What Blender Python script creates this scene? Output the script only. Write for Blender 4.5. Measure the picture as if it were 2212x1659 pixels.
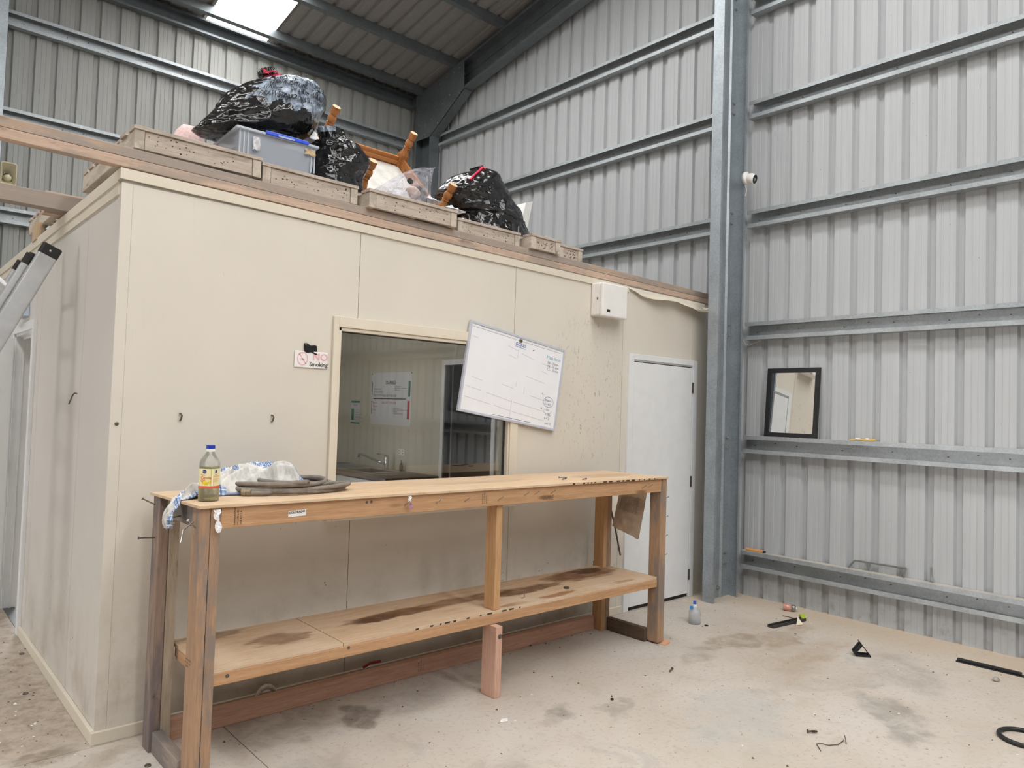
import bpy, bmesh, math, random
import numpy as np
from mathutils import Vector, Matrix, noise as mnoise
random.seed(7)
for o in list(bpy.data.objects): bpy.data.objects.remove(o)
scene = bpy.context.scene
col = scene.collection
PI = math.pi

# ------------------------------------------------------------------ camera
CAM = Vector((-0.869, -3.70, 1.554))
YAW, PITCH, ROLL, FPX = math.radians(41.906), math.radians(2.086), math.radians(1.789), 1577.5
fw = Vector((math.sin(YAW)*math.cos(PITCH), math.cos(YAW)*math.cos(PITCH), math.sin(PITCH)))
rt = Vector((math.cos(YAW), -math.sin(YAW), 0)); up0 = rt.cross(fw)
rgt = rt*math.cos(ROLL) + up0*math.sin(ROLL); upv = -rt*math.sin(ROLL) + up0*math.cos(ROLL)
cam = bpy.data.cameras.new('camera'); cob = bpy.data.objects.new('camera', cam); col.objects.link(cob)
cam.sensor_fit = 'HORIZONTAL'; cam.sensor_width = 36.0; cam.lens = 36.0*FPX/2212.0
cam.clip_start = 0.05; cam.clip_end = 200
M = Matrix.Identity(4)
for i in range(3): M[i][0], M[i][1], M[i][2], M[i][3] = rgt[i], upv[i], -fw[i], CAM[i]
cob.matrix_world = M
scene.camera = cob

def at(px, py, **kw):
    """point where the sight line of a photo pixel meets the real plane x=, y= or z="""
    d = fw*FPX + rgt*(px-1106) + upv*(829.5-py)
    k, v = list(kw.items())[0]; i = 'xyz'.index(k)
    return CAM + d*((v-CAM[i])/d[i])

# ------------------------------------------------------------------ world, exposure
vs = scene.view_settings
vs.view_transform = 'Standard'; vs.look = 'None'; vs.gamma = 1.0; vs.use_curve_mapping = False
vs.exposure = 3.17
w = bpy.data.worlds.new('overcast_sky'); scene.world = w; w.use_nodes = True
bg = w.node_tree.nodes['Background']
bg.inputs[0].default_value = (1.0, 0.99, 0.98, 1); bg.inputs[1].default_value = 1.9

# shed dimensions
W = 5.026       # gable end wall (right of the picture), inner face of the sheeting
D = 5.0         # long wall behind the office
XL = -9.43      # opposite gable end
YF = -11.2      # opposite long wall
RIDGE = -3.1
ZE, T = 6.0, 0.176
def zroof(y): return ZE + T*(D-y) if y >= RIDGE else ZE + T*(D-RIDGE) - T*(RIDGE-y)
SHEET = 0.76
SKY_X = [1.93, -2.63]          # left edges of the translucent roof sheets, slope above the office
SKY_FAR = [1.93, -0.35, -2.63]  # and the unseen far slope, middle sheet added to brighten the office front

def portal(name, loc, rot, sx, sy):
    l = bpy.data.lights.new(name, 'AREA'); l.shape = 'RECTANGLE'; l.size = sx; l.size_y = sy
    l.cycles.is_portal = True
    o = bpy.data.objects.new(name, l); col.objects.link(o); o.location = loc; o.rotation_euler = rot
    return o
ang = math.atan(T)
for (ya, yb, s, xs_) in ((RIDGE, D, 1, SKY_X), (YF, RIDGE, -1, SKY_FAR)):
    for x in xs_:
        ym = (ya+yb)/2; L = (yb-ya)/math.cos(ang)
        portal('skylight_portal', (x+SHEET/2, ym, (zroof(ya)+zroof(yb))/2+0.03), (-ang*s, 0, 0), SHEET, L)
DOOR_Y0, DOOR_Y1, DOOR_Z = 0.4, 3.2, 2.6     # open roller door in the far gable end
portal('roller_door_portal', (XL-0.05, (DOOR_Y0+DOOR_Y1)/2, DOOR_Z/2), (0, -PI/2, 0), DOOR_Z, DOOR_Y1-DOOR_Y0)
portal('office_window_portal', (0.62, D+0.06, 1.25), (-PI/2, 0, 0), 0.9, 1.8)

# ------------------------------------------------------------------ node helpers / materials
def srgb(c):
    if isinstance(c, str): c = tuple(int(c[i:i+2], 16) for i in (0, 2, 4))
    r = []
    for v in c:
        v = v/255.0; r.append(v/12.92 if v <= 0.04045 else ((v+0.055)/1.055)**2.4)
    return (*r, 1.0)
class NT:
    def __init__(s, name):
        s.m = bpy.data.materials.new(name); s.m.use_nodes = True; s.t = s.m.node_tree; s.n = s.t.nodes
        s.p = s.n['Principled BSDF']; s.out = s.n['Material Output']
    def new(s, typ, **kw):
        n = s.n.new(typ)
        for k, v in kw.items(): setattr(n, k, v)
        return n
    def link(s, a, b): s.t.links.new(a, b)
    def coord(s, kind='Object'): return s.new('ShaderNodeTexCoord').outputs[kind]
    def pos(s): return s.new('ShaderNodeNewGeometry').outputs['Position']
    def mapping(s, vec, scale=(1,1,1), loc=(0,0,0), rot=(0,0,0)):
        n = s.new('ShaderNodeMapping'); s.link(vec, n.inputs['Vector'])
        n.inputs['Scale'].default_value = scale; n.inputs['Location'].default_value = loc; n.inputs['Rotation'].default_value = rot
        return n.outputs[0]
    def noise(s, vec, scale, detail=4, rough=0.55, dist=0.0):
        n = s.new('ShaderNodeTexNoise'); s.link(vec, n.inputs['Vector'])
        n.inputs['Scale'].default_value = scale; n.inputs['Detail'].default_value = detail
        n.inputs['Roughness'].default_value = rough; n.inputs['Distortion'].default_value = dist
        return n.outputs['Fac']
    def ramp(s, fac, stops):
        n = s.new('ShaderNodeValToRGB'); s.link(fac, n.inputs[0]); e = n.color_ramp.elements
        while len(e) < len(stops): e.new(0.5)
        for el, (p, c) in zip(e, stops):
            el.position = p; el.color = c if len(c) == 4 else (*c, 1)
        return n.outputs[0]
    def fr(s, fac, a, b, lo=0.0, hi=1.0):
        n = s.new('ShaderNodeMapRange'); s.inp(n, 0, fac)
        for i, v in ((1, a), (2, b), (3, lo), (4, hi)): n.inputs[i].default_value = v
        n.interpolation_type = 'SMOOTHSTEP'
        return n.outputs[0]
    def inp(s, n, i, v):
        if hasattr(v, 'is_linked') or isinstance(v, bpy.types.NodeSocket): s.link(v, n.inputs[i])
        else: n.inputs[i].default_value = v
    def math(s, op, a, b=0.0, c=0.0):
        n = s.new('ShaderNodeMath', operation=op); s.inp(n, 0, a); s.inp(n, 1, b)
        if op in ('MULTIPLY_ADD',): s.inp(n, 2, c)
        return n.outputs[0]
    def mix(s, fac, a, b, blend='MIX'):
        n = s.new('ShaderNodeMix', data_type='RGBA', blend_type=blend)
        s.inp(n, 0, fac); s.inp(n, 6, a); s.inp(n, 7, b); return n.outputs[2]
    def sep(s, vec):
        n = s.new('ShaderNodeSeparateXYZ'); s.link(vec, n.inputs[0]); return n.outputs
    def bump(s, h, strength=0.3, dist=0.01):
        n = s.new('ShaderNodeBump'); s.link(h, n.inputs['Height']); n.inputs['Strength'].default_value = strength
        n.inputs['Distance'].default_value = dist; s.link(n.outputs[0], s.p.inputs['Normal'])
    def base(s, c): s.inp(s.p, 'Base Color', c)
    def blob(s, vec, cx, cy, rx, ry, rot=0.0, axes='XY', soft=0.35):
        """soft ellipse mask of a stain lying at a fixed place on a surface"""
        x, y = [s.sep(vec)['XYZ'.index(a)] for a in axes]
        dx = s.math('SUBTRACT', x, cx); dy = s.math('SUBTRACT', y, cy); c, q = math.cos(rot), math.sin(rot)
        u = s.math('DIVIDE', s.math('ADD', s.math('MULTIPLY', dx, c), s.math('MULTIPLY', dy, q)), rx)
        v = s.math('DIVIDE', s.math('SUBTRACT', s.math('MULTIPLY', dy, c), s.math('MULTIPLY', dx, q)), ry)
        r = s.math('SQRT', s.math('ADD', s.math('MULTIPLY', u, u), s.math('MULTIPLY', v, v)))
        return s.fr(r, 1.0-soft, 1.0+soft, 1.0, 0.0)
MATS = {}
def plain(name, c, rough=0.6, metal=0.0, var=0.06, scale=8.0, bump=0.0, spec=None, alpha=None, trans=None):
    if name in MATS: return MATS[name]
    n = NT(name); c = srgb(c)
    v = n.coord(); f = n.noise(v, scale, 5)
    lo = tuple(max(0, x*(1-var*2)) for x in c[:3]); hi = tuple(min(1, x*(1+var*1.2)) for x in c[:3])
    n.base(n.ramp(f, [(0.3, lo), (0.7, hi)]))
    n.p.inputs['Roughness'].default_value = rough; n.p.inputs['Metallic'].default_value = metal
    if spec is not None: n.p.inputs['Specular IOR Level'].default_value = spec
    if alpha is not None: n.p.inputs['Alpha'].default_value = alpha
    if bump: n.bump(n.noise(v, scale*6, 4), bump, 0.004)
    MATS[name] = n.m; return n.m
def wood(name, c1, c2, axis='x', grey=0.0, greycol='8d847c', grain=1.0, dirt=0.0, rough=0.7, pinkspots=0.0):
    """sawn timber, grain along one axis; grey = share of weathered patches, dirt = dark grime patches"""
    if name in MATS: return MATS[name]
    n = NT(name); v = n.coord()
    st = {'x': (0.9, 16, 16), 'y': (16, 0.9, 16), 'z': (16, 16, 0.9)}[axis]
    g = n.noise(n.mapping(v, st), 2.2*grain, 6, 0.62, 0.9)
    fine = n.noise(n.mapping(v, tuple(k*5 for k in st)), 3.0, 3)
    cl = n.ramp(g, [(0.28, srgb(c1)), (0.5, tuple((a+b)/2 for a, b in zip(srgb(c1), srgb(c2)))), (0.72, srgb(c2))])
    cl = n.mix(n.fr(fine, 0.35, 0.75, 0, 0.35), cl, tuple(x*0.62 for x in srgb(c1)[:3])+(1,))
    # knots
    vo = n.new('ShaderNodeTexVoronoi'); n.link(n.mapping(v, {'x': (1.6, 7, 7), 'y': (7, 1.6, 7), 'z': (7, 7, 1.6)}[axis]), vo.inputs['Vector']); vo.inputs['Scale'].default_value = 1.0
    kn = n.fr(vo.outputs['Distance'], 0.05, 0.13, 0.75, 0.0)
    cl = n.mix(kn, cl, tuple(x*0.33 for x in srgb(c1)[:3])+(1,))
    if grey > 0:
        m = n.noise(n.mapping(v, tuple(max(0.9, k*0.22) for k in st)), 2.6, 5, 0.65)
        cl = n.mix(n.fr(m, 0.62-grey*0.35, 0.78-grey*0.35, 0, 0.9), cl, srgb(greycol))
    if dirt > 0:
        m = n.noise(n.mapping(v, tuple(max(1.2, k*0.3) for k in st)), 3.1, 6, 0.7, 0.5)
        cl = n.mix(n.fr(m, 0.70-dirt*0.3, 0.82-dirt*0.25, 0, 0.85), cl, srgb('3d3a3a'))
    n.base(cl); n.p.inputs['Roughness'].default_value = rough; n.p.inputs['Specular IOR Level'].default_value = 0.25
    n.bump(n.math('ADD', g, n.math('MULTIPLY', fine, 0.5)), 0.35, 0.003)
    MATS[name] = n.m; return n.m
def galv(name, c='8f969c', dark=0.0, dust=0.55, metal=0.55, rough=0.42):
    if name in MATS: return MATS[name]
    n = NT(name); v = n.coord()
    vo = n.new('ShaderNodeTexVoronoi'); n.link(v, vo.inputs['Vector']); vo.inputs['Scale'].default_value = 90
    sp = n.noise(v, 6, 5)
    cc = srgb(c); lo = tuple(x*(0.80-dark*0.3) for x in cc[:3]); hi = tuple(min(1, x*(1.15-dark*0.3)) for x in cc[:3])
    cl = n.ramp(n.math('ADD', n.math('MULTIPLY', vo.outputs['Color'], 0.3), n.math('MULTIPLY', sp, 0.7)), [(0.3, lo), (0.75, hi)])
    nz = n.sep(n.new('ShaderNodeNewGeometry').outputs['Normal'])[2]
    du = n.math('MULTIPLY', n.fr(nz, 0.6, 0.9, 0, dust), n.fr(n.noise(v, 5, 4), 0.25, 0.6, 0.6, 1))
    n.base(n.mix(du, cl, srgb('cdbda6')))
    n.inp(n.p, 'Metallic', n.math('MULTIPLY', n.math('SUBTRACT', 1.0, du), metal)); n.inp(n.p, 'Roughness', n.math('ADD', n.math('MULTIPLY', du, 0.45), rough))
    n.bump(n.noise(v, 120, 2), 0.08, 0.002)
    MATS[name] = n.m; return n.m

# ------------------------------------------------------------------ mesh builder
class MB:
    def __init__(s): s.v = []; s.f = []; s.mi = []; s.uv = None
    def add(s, vs, fs, mi=0):
        b = len(s.v); s.v += [tuple(p) for p in vs]; s.f += [tuple(i+b for i in f) for f in fs]; s.mi += [mi]*len(fs); return s
    def box(s, x0, x1, y0, y1, z0, z1, mi=0):
        return s.hexa([(x0,y0,z0),(x1,y0,z0),(x1,y1,z0),(x0,y1,z0),(x0,y0,z1),(x1,y0,z1),(x1,y1,z1),(x0,y1,z1)], mi)
    def hexa(s, p, mi=0):
        return s.add(p, [(0,3,2,1),(4,5,6,7),(0,1,5,4),(1,2,6,5),(2,3,7,6),(3,0,4,7)], mi)
    def mbox(s, M, sx, sy, sz, mi=0, o=(0,0,0)):
        """box of given size centred on o in the frame M"""
        P = [M @ Vector((o[0]+a*sx/2, o[1]+b*sy/2, o[2]+c*sz/2)) for c in (-1,1) for (a,b) in ((-1,-1),(1,-1),(1,1),(-1,1))]
        return s.hexa(P, mi)
    def prism(s, poly, fn, a, b, mi=0):
        """closed outline poly [(u,v)] swept from a to b; fn(u,v,t)->point"""
        n = len(poly)
        vs = [fn(u,v,a) for u,v in poly]+[fn(u,v,b) for u,v in poly]
        fs = [(i,(i+1)%n,n+(i+1)%n,n+i) for i in range(n)]+[tuple(range(n))[::-1], tuple(range(n,2*n))]
        return s.add(vs, fs, mi)
    def strip(s, line, fn, ts, mi=0):
        """open profile line swept through positions ts"""
        n = len(line); vs = []; fs = []
        for t in ts: vs += [fn(u,v,t) for u,v in line]
        for j in range(len(ts)-1):
            for i in range(n-1): fs.append((j*n+i, j*n+i+1, (j+1)*n+i+1, (j+1)*n+i))
        return s.add(vs, fs, mi)
    def tube(s, path, r, n=8, closed=False, mi=0, cap=True):
        path = [Vector(p) for p in path]; m = len(path); rings = []
        up = Vector((0,0,1)); prev = None
        for i, p in enumerate(path):
            a = path[(i-1) % m] if (closed or i > 0) else p; b = path[(i+1) % m] if (closed or i < m-1) else p
            t = (b-a).normalized()
            if prev is None:
                q = up if abs(t.dot(up)) < 0.9 else Vector((1,0,0)); nx = (q - t*q.dot(t)).normalized()
            else: nx = (prev - t*prev.dot(t)).normalized()
            prev = nx; ny = t.cross(nx); rr = r[i] if isinstance(r, (list,tuple)) else r
            rings.append([p + nx*math.cos(2*PI*k/n)*rr + ny*math.sin(2*PI*k/n)*rr for k in range(n)])
        vs = [v for rg in rings for v in rg]; fs = []
        for i in range(m if closed else m-1):
            j = (i+1) % m
            for k in range(n): fs.append((i*n+k, i*n+(k+1)%n, j*n+(k+1)%n, j*n+k))
        if cap and not closed: fs += [tuple(range(n))[::-1], tuple(range((m-1)*n, m*n))]
        return s.add(vs, fs, mi)
    def lathe(s, prof, M=None, n=24, mi=0, sq=None):
        """prof [(r,z)], around local z of matrix M; sq(angle) optional radius factor"""
        M = M or Matrix.Identity(4); vs = []; fs = []; m = len(prof)
        for r, z in prof:
            for k in range(n):
                a = 2*PI*k/n; q = sq(a) if sq else 1.0
                vs.append(M @ Vector((r*q*math.cos(a), r*q*math.sin(a), z)))
        for i in range(m-1):
            for k in range(n): fs.append((i*n+k, i*n+(k+1)%n, (i+1)*n+(k+1)%n, (i+1)*n+k))
        fs += [tuple(range(n))[::-1], tuple(range((m-1)*n, m*n))]
        return s.add(vs, fs, mi)
    def mesh(s, name, mats, off=(0,0,0), smooth=False):
        me = bpy.data.meshes.new(name)
        o = Vector(off); me.from_pydata([tuple(Vector(p)-o) for p in s.v], [], s.f)
        for m in (mats if isinstance(mats, (list,tuple)) else [mats]): me.materials.append(m)
        me.polygons.foreach_set('material_index', s.mi)
        if smooth: me.polygons.foreach_set('use_smooth', [True]*len(me.polygons))
        if s.uv is not None:
            l = me.uv_layers.new(name='UVMap'); 
            for li, lp in enumerate(me.loops): l.data[li].uv = s.uv[lp.vertex_index]
        me.update(); return me
ORI = {}
STUFF = ('lettering', 'print', 'ribs', 'slots', 'marker', 'grid_lines', 'handwriting', 'stamp', 'writing', 'bars', 'picture_row', 'gasket')
def tag(o, label=None, cat=None, group=None, kind=None):
    if label: o['label'] = label
    if cat: o['category'] = cat
    if group: o['group'] = group
    if kind: o['kind'] = kind
    return o
def root(name, loc, label=None, cat=None, group=None, kind=None):
    o = bpy.data.objects.new(name, None); col.objects.link(o); o.location = loc; o.empty_display_size = 0.05
    ORI[o.name] = Vector(loc); tag(o, label, cat, group, kind); return o
def build(mb, name, mats, parent=None, smooth=False, bevel=0.0, label=None, cat=None, group=None, kind=None, origin=None, solid=0.0, recalc=True):
    if parent is not None: off = ORI[parent.name]
    elif origin is not None: off = Vector(origin)
    else:
        a = np.array([tuple(p) for p in mb.v]); lo, hi = a.min(0), a.max(0)
        off = Vector(((lo[0]+hi[0])/2, (lo[1]+hi[1])/2, lo[2]))
    me = mb.mesh(name, mats, off, smooth)
    if recalc:
        bm = bmesh.new(); bm.from_mesh(me); bmesh.ops.recalc_face_normals(bm, faces=bm.faces); bm.to_mesh(me); bm.free()
    o = bpy.data.objects.new(name, me); col.objects.link(o)
    if parent is not None: o.parent = parent; ORI[o.name] = Vector(off)
    else: o.location = off; ORI[o.name] = Vector(off)
    if solid: m = o.modifiers.new('solid', 'SOLIDIFY'); m.thickness = solid; m.offset = 0
    if bevel: m = o.modifiers.new('bevel', 'BEVEL'); m.width = bevel; m.segments = 2; m.limit_method = 'ANGLE'
    if parent is not None and kind is None and any(k in name for k in STUFF): kind = 'stuff'
    tag(o, label, cat, group, kind); return o
def sub(mb, name, mats, part, **kw):
    """sub-part: child of a part whose own mesh is offset like its thing"""
    return build(mb, name, mats, part, **kw)
def clone(o, delta, parent=None):
    c = o.copy(); col.objects.link(c)
    if parent is not None: c.parent = parent
    c.location = o.location + Vector(delta); return c
def text(s, size, fn, mb=None, mi=0, align='LEFT', bold=0.0, wide=1.0):
    """lettering as flat mesh; fn(u,v) -> world point"""
    cu = bpy.data.curves.new('t', 'FONT'); cu.body = s; cu.size = size; cu.align_x = align; cu.offset = bold; cu.resolution_u = 2
    o = bpy.data.objects.new('t', cu); col.objects.link(o); bpy.context.view_layer.update()
    me = o.evaluated_get(bpy.context.evaluated_depsgraph_get()).to_mesh()
    mb = mb or MB(); mb.add([fn(v.co.x*wide, v.co.y) for v in me.vertices], [tuple(p.vertices) for p in me.polygons], mi)
    o.evaluated_get(bpy.context.evaluated_depsgraph_get()).to_mesh_clear()
    bpy.data.objects.remove(o); bpy.data.curves.remove(cu); return mb
def N(x, y=0.0, z=0.0): return mnoise.noise(Vector((x, y, z)))
def fbm(x, y, z, o=4): return mnoise.fractal(Vector((x, y, z)), 1.0, 2.1, o)

# ------------------------------------------------------------------ main materials
def cream_mat(name, c='ddd3bf', scuff=True, rough=0.45):
    n = NT(name); p = n.pos()
    f = n.noise(p, 1.3, 4); cl = n.ramp(f, [(0.3, tuple(x*0.93 for x in srgb(c)[:3])), (0.7, srgb(c))])
    z = n.sep(p)[2]
    if scuff:
        streak = n.noise(n.mapping(p, (9, 9, 0.7)), 2.0, 5, 0.7)
        cl = n.mix(n.fr(streak, 0.60, 0.80, 0, 0.30), cl, srgb('b3a48c'))
        marks = n.noise(n.mapping(p, (7, 7, 3)), 3.0, 6, 0.75, 1.5)
        cl = n.mix(n.fr(marks, 0.67, 0.72, 0, 0.30), cl, srgb('8a7c68'))
        grime = n.math('MULTIPLY', n.fr(z, 0.0, 1.0, 1, 0.0), n.fr(n.noise(p, 4, 6, 0.7), 0.40, 0.75, 0.05, 0.6))
        cl = n.mix(grime, cl, srgb('a0937c'))
        # hand and boot marks beside the whiteboard and dots of grime low on the left
        hm = n.math('MULTIPLY', n.blob(p, 3.2, 1.75, 0.42, 0.55, 0, 'XZ'), n.fr(n.noise(n.mapping(p, (14, 14, 5)), 2.0, 5, 0.75, 2.2), 0.57, 0.68, 0, 0.75))
        cl = n.mix(hm, cl, srgb('7d705f'))
        vo = n.new('ShaderNodeTexVoronoi'); n.link(p, vo.inputs['Vector']); vo.inputs['Scale'].default_value = 16
        dots = n.math('MULTIPLY', n.fr(vo.outputs['Distance'], 0.06, 0.10, 0.8, 0), n.fr(n.noise(p, 3.1, 2), 0.52, 0.62, 0, 1))
        dots = n.math('MULTIPLY', dots, n.fr(z, 0.3, 1.2, 1, 0.1))
        cl = n.mix(dots, cl, srgb('5e5142'))
    n.base(cl); n.p.inputs['Roughness'].default_value = rough; n.p.inputs['Specular IOR Level'].default_value = 0.35
    MATS[name] = n.m; return n.m
CREAM = cream_mat('cream_panel_skin', 'ddd6ca'); CREAM_S = cream_mat('daylight_side_panel_skin', 'd6d1ca')  # side skin is greyer: bluish daylight put into its colour
CREAM_T = cream_mat('cream_trim_paint', 'dcd3c2', scuff=False)
INNER = cream_mat('office_lining', 'cfc9b8', scuff=False)
def sheet_mat(name, c, dirt=0.35):
    n = NT(name); p = n.pos()
    st = n.noise(n.mapping(p, (14, 14, 0.35)), 2.0, 4)
    cl = n.ramp(st, [(0.25, tuple(x*0.88 for x in srgb(c)[:3])), (0.75, srgb(c))])
    z = n.sep(p)[2]
    low = n.math('MULTIPLY', n.fr(z, 0.0, 0.5, 1, 0), n.fr(n.noise(p, 7, 6, 0.75), 0.5, 0.72, 0, dirt*1.5))
    cl = n.mix(low, cl, srgb('7c7468'))
    vo = n.new('ShaderNodeTexVoronoi'); n.link(p, vo.inputs['Vector']); vo.inputs['Scale'].default_value = 7
    cl = n.mix(n.fr(vo.outputs['Distance'], 0.02, 0.035, 0.6, 0), cl, srgb('6a645c'))
    n.base(cl); n.p.inputs['Roughness'].default_value = 0.42; n.p.inputs['Specular IOR Level'].default_value = 0.45
    MATS[name] = n.m; return n.m
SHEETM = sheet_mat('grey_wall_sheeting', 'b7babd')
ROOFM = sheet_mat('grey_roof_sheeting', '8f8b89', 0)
BACKM = sheet_mat('darkened_back_sheeting', 'a1a29f')  # back wall's dimness put into a darker sheet grey
FARM = sheet_mat('dark_far_sheeting', '6a6f72')  # unseen far walls set darker to cut bounced light
GALV = galv('galvanised_girt', 'aab0b4', metal=0.45)
GALVC = galv('galvanised_column', 'a0a8ae', dust=0.3, metal=0.5)
GALVD = galv('dark_galvanised_frame', '767c80', dust=0.2)
def floor_mat():
    n = NT('dirty_concrete'); p = n.pos(); dp = n.new('ShaderNodeVectorMath', operation='MULTIPLY_ADD')
    nz = n.new('ShaderNodeTexNoise'); n.link(p, nz.inputs['Vector']); nz.inputs['Scale'].default_value = 4.5; nz.inputs['Detail'].default_value = 5
    n.link(nz.outputs['Color'], dp.inputs[0]); dp.inputs[1].default_value = (0.44, 0.44, 0); n.link(p, dp.inputs[2])
    wv = n.mapping(dp.outputs[0], loc=(-0.22, -0.22, 0))
    big = n.noise(p, 0.9, 6, 0.6); mid = n.noise(p, 5, 7, 0.7, 0.6)
    cl = n.ramp(big, [(0.3, srgb('b5a799')), (0.5, srgb('c0b6ab')), (0.7, srgb('c7c0b8'))])
    cl = n.mix(n.fr(mid, 0.52, 0.72, 0, 0.45), cl, srgb('ab9c88'))
    fine = n.noise(p, 38, 5, 0.7)
    cl = n.mix(n.fr(fine, 0.52, 0.70, 0, 0.55), cl, srgb('978d80'))
    cl = n.mix(n.fr(n.noise(p, 2.3, 6, 0.7, 1.0), 0.57, 0.68, 0, 0.5), cl, srgb('a9a5a0'))
    cl = n.mix(n.fr(n.noise(p, 23, 4, 0.6), 0.66, 0.71, 0, 0.7), cl, srgb('6f675c'))
    # sandy grit by the office side and along the end wall
    x, y, z = n.sep(wv)
    side = n.math('MULTIPLY', n.fr(x, -0.05, 0.1, 1, 0), n.fr(y, -0.05, 0.2, 0, 1))
    cl = n.mix(n.math('MULTIPLY', side, n.fr(mid, 0.3, 0.6, 0.5, 0.95)), cl, n.mix(n.fr(n.noise(p, 14, 6, 0.75), 0.35, 0.7), srgb('b2a394'), srgb('8b7d6e')))
    cl = n.mix(n.fr(x, 4.2, 5.0, 0, 0.5), cl, srgb('c3ad91'))
    st = [  # x, y, rx, ry, rot, colour, amount
        (3.7, -0.93, 0.34, 0.10, -0.25, '8f7d69', 0.8), (4.15, -1.12, 0.42, 0.10, 0.2, '968268', 0.75), (3.25, -0.98, 0.2, 0.07, 0.0, '93836f', 0.6),
        (3.9, -1.45, 0.5, 0.13, 0.1, 'a59079', 0.6), (4.1, -1.95, 0.45, 0.16, 0.6, '9a9388', 0.6), (3.28, -2.17, 0.30, 0.11, 0.7, '8f8a84', 0.8),
        (3.5, -1.75, 0.55, 0.10, -0.5, '9d968c', 0.6), (2.57, -1.69, 0.45, 0.25, 0.3, 'a9aaa8', 0.55), (1.88, -1.05, 0.13, 0.08, 0.2, '7e776f', 0.8), (2.15, -1.2, 0.16, 0.05, 0.4, '8b857d', 0.7),
        (1.08, -0.50, 0.16, 0.09, 0.1, '5d4f44', 0.85), (1.6, -0.45, 0.5, 0.16, 0.1, '8b8177', 0.55), (0.75, -0.30, 0.28, 0.2, 0, '7d7164', 0.6), (-0.22, 0.0, 0.16, 0.07, 0.2, '7b6b58', 0.85),
        (0.55, -0.9, 0.3, 0.16, 0.3, '9a948c', 0.6), (1.2, -1.4, 0.4, 0.12, 0.5, '948d84', 0.5), (2.0, -2.0, 0.5, 0.2, 0.2, 'b9ab95', 0.5), (0.02, -0.16, 0.18, 0.05, 0.2, '9a8c78', 0.6)]
    for (cx, cy, rx, ry, ro, c, a) in st:
        cl = n.mix(n.math('MULTIPLY', n.blob(wv, cx, cy, rx, ry, ro), n.fr(mid, 0.35, 0.62, a*0.25, a*0.85)), cl, srgb(c))
    # scraped drag marks
    sc = n.noise(n.mapping(p, (2.2, 13, 1), rot=(0, 0, 0.35)), 3.0, 6, 0.7, 0.8)
    cl = n.mix(n.math('MULTIPLY', n.fr(sc, 0.60, 0.72, 0, 0.55), n.fr(n.sep(p)[0], 1.5, 3.4, 0.15, 1)), cl, srgb('a08f7b'))
    n.base(cl); n.inp(n.p, 'Roughness', n.fr(big, 0.3, 0.7, 0.62, 0.8)); n.p.inputs['Specular IOR Level'].default_value = 0.3
    n.bump(n.math('ADD', mid, n.math('MULTIPLY', fine, 0.6)), 0.18, 0.006)
    return n.m
FLOORM = floor_mat()
WHITE = plain('white_gloss_paint', 'e6e7e8', 0.35, var=0.02)
WHITEP = plain('white_plastic', 'eceae6', 0.4, var=0.02)
BLACKP = plain('black_plastic', '1b1b1c', 0.45, var=0.1)
STEEL = plain('bright_steel', 'b9b8b4', 0.3, 1.0, var=0.1, scale=20)
RUSTY = plain('dull_steel', '6f675f', 0.5, 0.7, var=0.2, scale=30)
INK = plain('black_ink', '1e1d1f', 0.7, var=0.02)

# ------------------------------------------------------------------ setting: ground, floor
build(MB().box(-40, 40, -40, 40, -0.3, -0.16), 'ground', plain('yard_gravel', '8f8c86', 0.9, var=0.15, scale=3), kind='structure')
XJ = 0.515
fl = MB()
for (x0, x1) in ((XL-0.1, XJ-0.002), (XJ+0.002, W+0.06)):
    for (y0, y1) in ((YF, -0.028), (-0.024, D+0.06)): fl.box(x0, x1, y0, y1, -0.15, 0.0)
fl.box(XL, W, YF, D, -0.15, -0.006)
build(fl, 'floor', FLOORM, kind='structure', origin=(0,0,0))

# ------------------------------------------------------------------ profiled sheeting
def profile(pitch=0.19, n=4, depth=0.029):
    pts = []
    for k in range(n):
        u = k*pitch
        pts += [(u, 0), (u+0.040, 0), (u+0.044, 0.002), (u+0.048, 0), (u+0.082, 0), (u+0.086, 0.002), (u+0.090, 0), (u+0.130, 0), (u+0.142, depth), (u+0.178, depth)]
    pts.append((n*pitch, 0)); pts.append((n*pitch+0.03, -0.0006)); return pts
PROF = profile()
wall_right = root('wall_right', (W, 0, 0), kind='structure')
wall_back = root('wall_back', (0, D, 0), kind='structure')
wall_left = root('wall_left', (XL, 0, 0), kind='structure')
wall_front = root('wall_front', (0, YF, 0), kind='structure')
ceiling = root('ceiling', (0, 0, ZE), kind='structure')
y = -1.025+0.19*32          # 5.055 : sheets run towards the camera from the back corner
k = 0
while y > YF:
    yy = y
    mb = MB(); top = zroof(max(YF, yy-SHEET/2))+0.12
    mb.strip(PROF, lambda u, v, t, yy=yy: (W+v+0.0012*(k % 2), yy-u, t if t < 5 else zroof(yy-u)+0.1), (0.0, 99))
    build(mb, 'cladding_sheet', SHEETM, wall_right); y -= SHEET; k += 1
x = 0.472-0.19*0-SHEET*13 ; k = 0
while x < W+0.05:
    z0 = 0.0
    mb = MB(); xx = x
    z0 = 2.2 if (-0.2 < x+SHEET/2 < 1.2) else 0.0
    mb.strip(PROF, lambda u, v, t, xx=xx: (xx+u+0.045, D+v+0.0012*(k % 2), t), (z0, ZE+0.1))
    build(mb, 'cladding_sheet', BACKM, wall_back); x += SHEET; k += 1
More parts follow.
